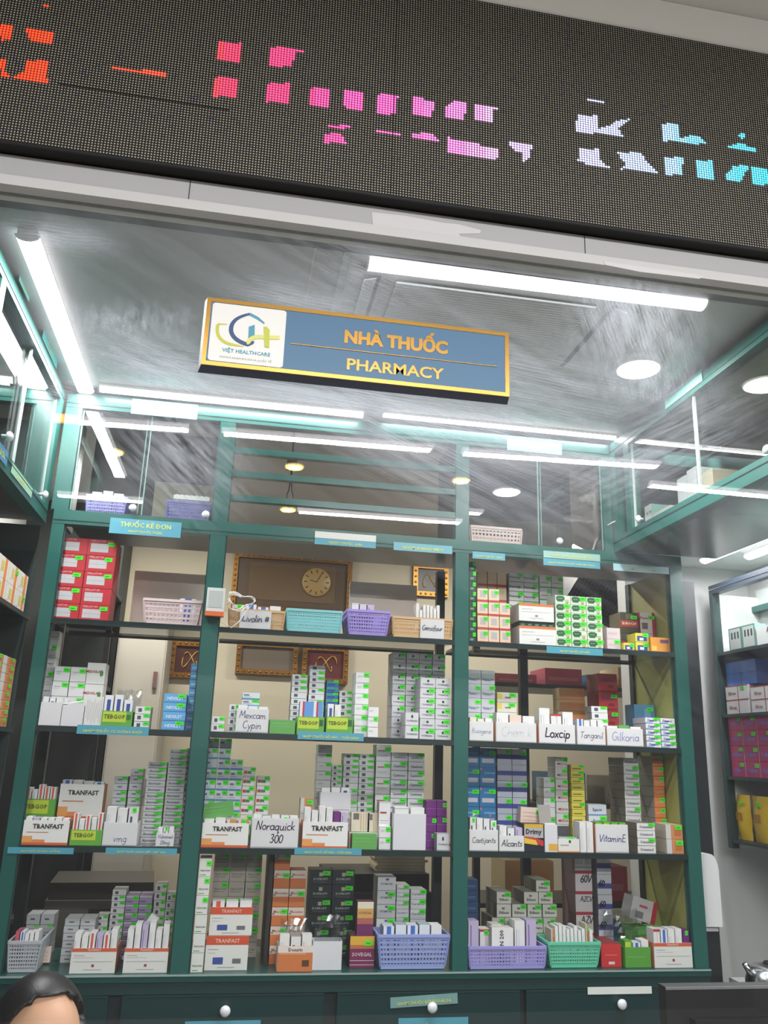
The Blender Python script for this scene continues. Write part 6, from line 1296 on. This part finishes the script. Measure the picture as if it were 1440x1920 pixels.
MB().tube([(-.055, 0, .055), (-.085, 0, .075), (-.10, 0, .095)], [.016, .012, .009], CHROME, 10).build('spout', t); MB().tube([(.06, 0, .08), (.09, 0, .10), (.115, 0, .08), (.11, 0, .045), (.085, 0, .03)], .007, BLACK, 8).build('handle', t)
# white rounded towel cover hanging beside the right post
t0 = P(1321, 1601, Y=.06); t1_ = P(1356, 1738, Y=.06)
t = thing('towel_dispenser', (1.6535, .06, (t0.z+t1_.z)/2), 'white rounded paper towel dispenser fixed to the side of the cabinet', 'dispenser')
hw = t1_.x-1.6545; hz = (t0.z-t1_.z)/2; pr = [(.001, -hz), (hw, -hz), (hw, hz*.55)]+[(hw-.03+.03*math.cos(a_), hz-.06+.06*math.sin(a_)) for a_ in [i*math.pi/2/8 for i in range(1, 9)]]+[(.001, hz)]
m = MB(); m.prism([(a_, 0, b_) for a_, b_ in pr], (0, 1, 0), .11, mat((224, 226, 226), .4)); m.build('cover', t)
m = MB(); m.prism([(.004, .02, -hz-.018), (hw-.006, .02, -hz-.018), (hw-.006, .02, -hz-.0005), (.004, .02, -hz-.0005)], (0, 1, 0), .07, PAPER); m.build('paper_sheet', t)

# ------------------------------------------------------------------ seated person at lower left
HX, HY, HT = P(70, 1810, Y=-.95).x, -.95, P(70, 1808, Y=-.95).z
def ell(bm, c, r, rot=None, seg=24):
    ret = bmesh.ops.create_uvsphere(bm, u_segments=seg, v_segments=seg//2+2, radius=1)
    mt = Matrix.Translation(c) @ (rot or Matrix.Identity(4)) @ Matrix.Diagonal((*r, 1)); bmesh.ops.transform(bm, matrix=mt, verts=ret['verts']); return ret['verts']
def limb(bm, pts, rad, n=14):
    m = MB(); fine = []; fr = []
    for i in range(len(pts)-1):
        for k in range(6):
            u = k/6; fine.append(Vector(pts[i]).lerp(Vector(pts[i+1]), u)); fr.append(rad[i]+(rad[i+1]-rad[i])*u)
    fine.append(Vector(pts[-1])); fr.append(rad[-1]); m.tube(fine, fr, WHITE, n)
    vs = [bm.verts.new(v) for v in m.v]
    for f in m.f: bm.faces.new([vs[i] for i in f])
    for p, r in ((pts[0], rad[0]), (pts[-1], rad[-1])): ell(bm, p, (r*.98,)*3, seg=14)
    for p, r in zip(pts[1:-1], rad[1:-1]): ell(bm, p, (r,)*3, seg=14)
SKIN = bpy.data.materials.new('skin'); SKIN.use_nodes = True
bs = SKIN.node_tree.nodes['Principled BSDF']; bs.inputs['Base Color'].default_value = (*lin((206, 160, 128)), 1); bs.inputs['Roughness'].default_value = .5; bs.inputs['Subsurface Weight'].default_value = .08; bs.inputs['Subsurface Radius'].default_value = (.01, .004, .002)
def bake(bm, name, voxel, mt, parent, smooth=4):
    me = bpy.data.meshes.new(name); bmesh.ops.recalc_face_normals(bm, faces=bm.faces); bm.to_mesh(me); bm.free()
    o = bpy.data.objects.new(name, me); COL.objects.link(o)
    r_ = o.modifiers.new('r', 'REMESH'); r_.mode = 'VOXEL'; r_.voxel_size = voxel; s_ = o.modifiers.new('s', 'SMOOTH'); s_.iterations = smooth; s_.factor = .5
    bpy.context.view_layer.update(); dg = bpy.context.evaluated_depsgraph_get(); m2 = bpy.data.meshes.new_from_object(o.evaluated_get(dg))
    o.modifiers.clear(); o.data = m2; m2.materials.clear(); m2.materials.append(mt)
    m2.polygons.foreach_set('use_smooth', [True]*len(m2.polygons)); o.parent = parent; return o
# person frame: origin on the floor under the hips; +x is the way they face, turned towards the viewer's right
FACE = math.radians(-60)
per = thing('person', (HX, HY, 0), 'seated person with dark hair, forehead just visible at the lower left', 'person', None, FACE)
NK = HT-.245; SHZ = HT-.30; HIP = .50
bm = bmesh.new()
hc = Vector((.055, 0, HT-.125)); tilt = Matrix.Rotation(.03, 4, 'Y')
ell(bm, hc, (.090, .074, .104), tilt, 32)                                   # skull
ell(bm, hc+tilt.to_3x3() @ Vector((.036, 0, -.050)), (.056, .056, .072), tilt, 24)      # jaw and face
ell(bm, hc+tilt.to_3x3() @ Vector((.092, 0, -.030)), (.014, .010, .022), tilt, 14)      # nose
ell(bm, hc+tilt.to_3x3() @ Vector((.082, 0, -.072)), (.010, .022, .006), tilt, 12); ell(bm, hc+tilt.to_3x3() @ Vector((.078, 0, -.083)), (.010, .019, .006), tilt, 12)
for sy in (-1, 1):
    ell(bm, hc+tilt.to_3x3() @ Vector((.077, sy*.030, -.010)), (.012, .017, .006), tilt, 12)
    ell(bm, hc+tilt.to_3x3() @ Vector((.0, sy*.074, -.026)), (.018, .008, .030), tilt, 14)
limb(bm, [(-.015, 0, SHZ-.01), (.02, 0, NK+.03)], [.055, .048])
limb(bm, [(-.03, 0, HIP), (-.05, 0, HIP+.17), (-.035, 0, SHZ-.08)], [.135, .115, .13], 20)
limb(bm, [(-.03, -.15, SHZ-.045), (-.03, .15, SHZ-.045)], [.055, .055])
for sy in (-1, 1):
    limb(bm, [(-.03, sy*.17, SHZ-.05), (.03, sy*.20, SHZ-.29), (.25, sy*.13, HIP+.10)], [.048, .038, .026])
    limb(bm, [(0, sy*.085, HIP-.02), (.38, sy*.10, HIP), (.36, sy*.10, .09)], [.085, .058, .038])
    limb(bm, [(.34, sy*.10, .045), (.46, sy*.11, .035)], [.036, .028])
    pm = Vector((.275, sy*.122, HIP+.088)); ell(bm, pm, (.042, .036, .015), None, 16)
    for k in range(4):
        y0 = sy*(.095+.018*k); L = (.058, .068, .064, .05)[k]
        limb(bm, [(.305, y0, HIP+.09), (.305+L*.55, y0, HIP+.088), (.305+L, y0, HIP+.072)], [.0085, .008, .007], 8)
    limb(bm, [(.262, sy*.092, HIP+.09), (.29, sy*.066, HIP+.085), (.315, sy*.062, HIP+.076)], [.010, .009, .0078], 8)
body = bake(bm, 'body', .0052, SKIN, per)
for sy in (-1, 1):
    p = hc+tilt.to_3x3() @ Vector((.0835, sy*.030, -.012)); m = MB(); m.lathe(p, [(.0065, 0), (.005, .004), (.002, .0055)], BLACK, 12, 'x'); m.build('eye', per)
    m = MB(); m.tube([hc+tilt.to_3x3() @ Vector((.0865-.012*abs(u-.4), sy*(.014+.034*u), .013+.006*math.sin(u*3))) for u in (0, .3, .6, 1)], [.003, .0035, .003, .0015], BLACK, 8); m.build('eyebrow', per)
HAIR = bpy.data.materials.new('hair'); HAIR.use_nodes = True; hb = HAIR.node_tree.nodes['Principled BSDF']; hb.inputs['Base Color'].default_value = (*lin((20, 18, 19)), 1); hb.inputs['Roughness'].default_value = .42
tc = HAIR.node_tree.nodes.new('ShaderNodeTexCoord'); mp = HAIR.node_tree.nodes.new('ShaderNodeMapping'); mp.inputs['Scale'].default_value = (40, 700, 40); ns = HAIR.node_tree.nodes.new('ShaderNodeTexNoise'); ns.inputs['Scale'].default_value = 1; bu = HAIR.node_tree.nodes.new('ShaderNodeBump'); bu.inputs['Strength'].default_value = .12; bu.inputs['Distance'].default_value = .004
for a_, b_ in ((tc.outputs['Object'], mp.inputs[0]), (mp.outputs[0], ns.inputs['Vector']), (ns.outputs['Fac'], bu.inputs['Height']), (bu.outputs[0], hb.inputs['Normal'])): HAIR.node_tree.links.new(a_, b_)
bm = bmesh.new(); tm = tilt.to_3x3()
vs = ell(bm, hc+tm @ Vector((-.012, 0, .012)), (.100, .088, .108), tilt, 40)
# open the hair over the face: pull the front below the hairline inside the head
inv = tilt.inverted().to_3x3()
for v in vs:
    l = inv @ (v.co-hc)
    line = .092-7.0*l.y*l.y
    if l.x > .018 and l.z < line and abs(l.y) < .082: l.x = min(l.x, .012+.35*(l.x-.018)); l.x *= .6; l.y *= .80
    v.co = hc+tm @ l
limb(bm, [hc+tm @ Vector((-.055, 0, -.03)), hc+tm @ Vector((-.075, 0, -.12)), hc+tm @ Vector((-.09, 0, -.20))], [.062, .050, .028], 18)
for sy in (-1, 1): limb(bm, [hc+tm @ Vector((.02, sy*.066, .02)), hc+tm @ Vector((.0, sy*.078, -.06)), hc+tm @ Vector((-.02, sy*.072, -.13))], [.018, .020, .012], 10)
bake(bm, 'hair', .0045, HAIR, per, 3)
bm = bmesh.new()      # white clinic coat over torso and upper arms, dark trousers
limb(bm, [(-.03, 0, HIP-.03), (-.05, 0, HIP+.17), (-.035, 0, SHZ-.075)], [.150, .128, .142], 20); limb(bm, [(-.03, -.155, SHZ-.048), (-.03, .155, SHZ-.048)], [.064, .064])
for sy in (-1, 1): limb(bm, [(-.03, sy*.172, SHZ-.05), (.03, sy*.20, SHZ-.29), (.215, sy*.142, HIP+.125)], [.060, .050, .039])
bake(bm, 'coat', .006, mat((226, 228, 230), .7), per, 5)
bm = bmesh.new()
for sy in (-1, 1): limb(bm, [(0, sy*.085, HIP-.02), (.38, sy*.10, HIP), (.362, sy*.10, .12)], [.098, .070, .052])
ell(bm, (-.03, 0, HIP-.04), (.14, .16, .10), None, 24); bake(bm, 'trousers', .007, mat((34, 36, 44), .7), per, 4)
for sy in (-1, 1):
    bm = bmesh.new(); ell(bm, (.40, sy*.108, .045), (.115, .045, .042), None, 20)
    for v in bm.verts: v.co.z = max(v.co.z, .004)
    bake(bm, 'shoe', .006, BLACK, per, 3)
ca, sa = math.cos(FACE), math.sin(FACE)
t = thing('stool', (HX-.03*ca, HY-.03*sa, 0), 'round stool under the seated person at the lower left', 'stool')
SZ = HIP-.02-.100-.022
MB().lathe((0, 0, 0), [(.15, SZ-.04), (.165, SZ-.03), (.165, SZ-.008), (.15, SZ)], mat((40, 44, 48), .5), 28).build('seat', t)
for k in range(4):
    a_ = math.pi/4+k*math.pi/2; MB().tube([(.10*math.cos(a_), .10*math.sin(a_), SZ-.041), (.15*math.cos(a_), .15*math.sin(a_), .001)], .012, CHROME, 10).build('leg', t)
bpy.context.view_layer.update()

# ================================================================== the smaller, mostly hidden cartons of the stacks become one object
# first and last serial number of each run of cartons that show largest
RUNS = [0, 9, 15, 16, 19, 20, 23, 24, 26, 27, 31, 34, 114, 114, 118, 118, 124, 124, 130, 130, 148, 148, 155, 155, 162, 162, 171, 171, 193, 193, 233, 237, 241, 248, 255, 255, 263, 264, 272, 286, 329, 330, 334, 334, 343, 346,
 393, 396, 401, 406, 412, 416, 418, 423, 425, 433, 438, 440, 445, 447, 452, 460, 462, 465, 467, 471, 473, 478, 481, 484, 493, 493, 498, 500, 513, 513, 518, 518, 523, 527, 529, 531, 533, 534, 540, 542, 548, 550, 555, 556,
 562, 563, 569, 569, 571, 575, 579, 581, 583, 584, 588, 589, 591, 591, 593, 593, 596, 597, 600, 602, 605, 607, 611, 612, 617, 618, 620, 622, 625, 627, 629, 629, 634, 634, 641, 644, 646, 649, 651, 655, 658, 661, 664, 669,
 674, 676, 693, 693, 697, 708, 712, 720, 722, 723, 736, 736, 741, 748, 750, 753, 755, 761, 766, 770, 806, 824, 826, 828, 833, 834, 836, 836, 838, 841]
KEEP = set()
for a, b_ in zip(RUNS[::2], RUNS[1::2]): KEEP |= set(range(a, b_+1))
bpy.context.view_layer.update()
if KEEP:
    rest = MB(); old = {}
    def absorb(o):
        me = o.data; mw = o.matrix_world; vs = [mw @ v.co for v in me.vertices]
        for mi_, m_ in enumerate(me.materials):
            fs = [tuple(p.vertices) for p in me.polygons if p.material_index == mi_]
            if fs:
                used = sorted({i for f_ in fs for i in f_}); ix = {v: i for i, v in enumerate(used)}
                rest.add([vs[i] for i in used], [[ix[i] for i in f_] for f_ in fs], m_)
    groups = {}
    for n_, o in enumerate(BOXES):
        if n_ in KEEP: groups[o.get('group')] = groups.get(o.get('group'), 0)+1; continue
        absorb(o)
        for c_ in o.children: absorb(c_)
    for n_, o in enumerate(BOXES):
        if n_ not in KEEP:
            for c_ in list(o.children): bpy.data.objects.remove(c_)
            bpy.data.objects.remove(o)
    me = bpy.data.meshes.new('medicine_boxes'); me.from_pydata(rest.v, [], rest.f)
    for m_ in rest.ms: me.materials.append(m_)
    me.polygons.foreach_set('material_index', rest.mi); me.update()
    o = link('medicine_boxes', me); tag(o, 'remaining small medicine cartons in the lower and rear parts of the shelf stacks', 'boxes'); o['kind'] = 'stuff'
bpy.context.view_layer.update()
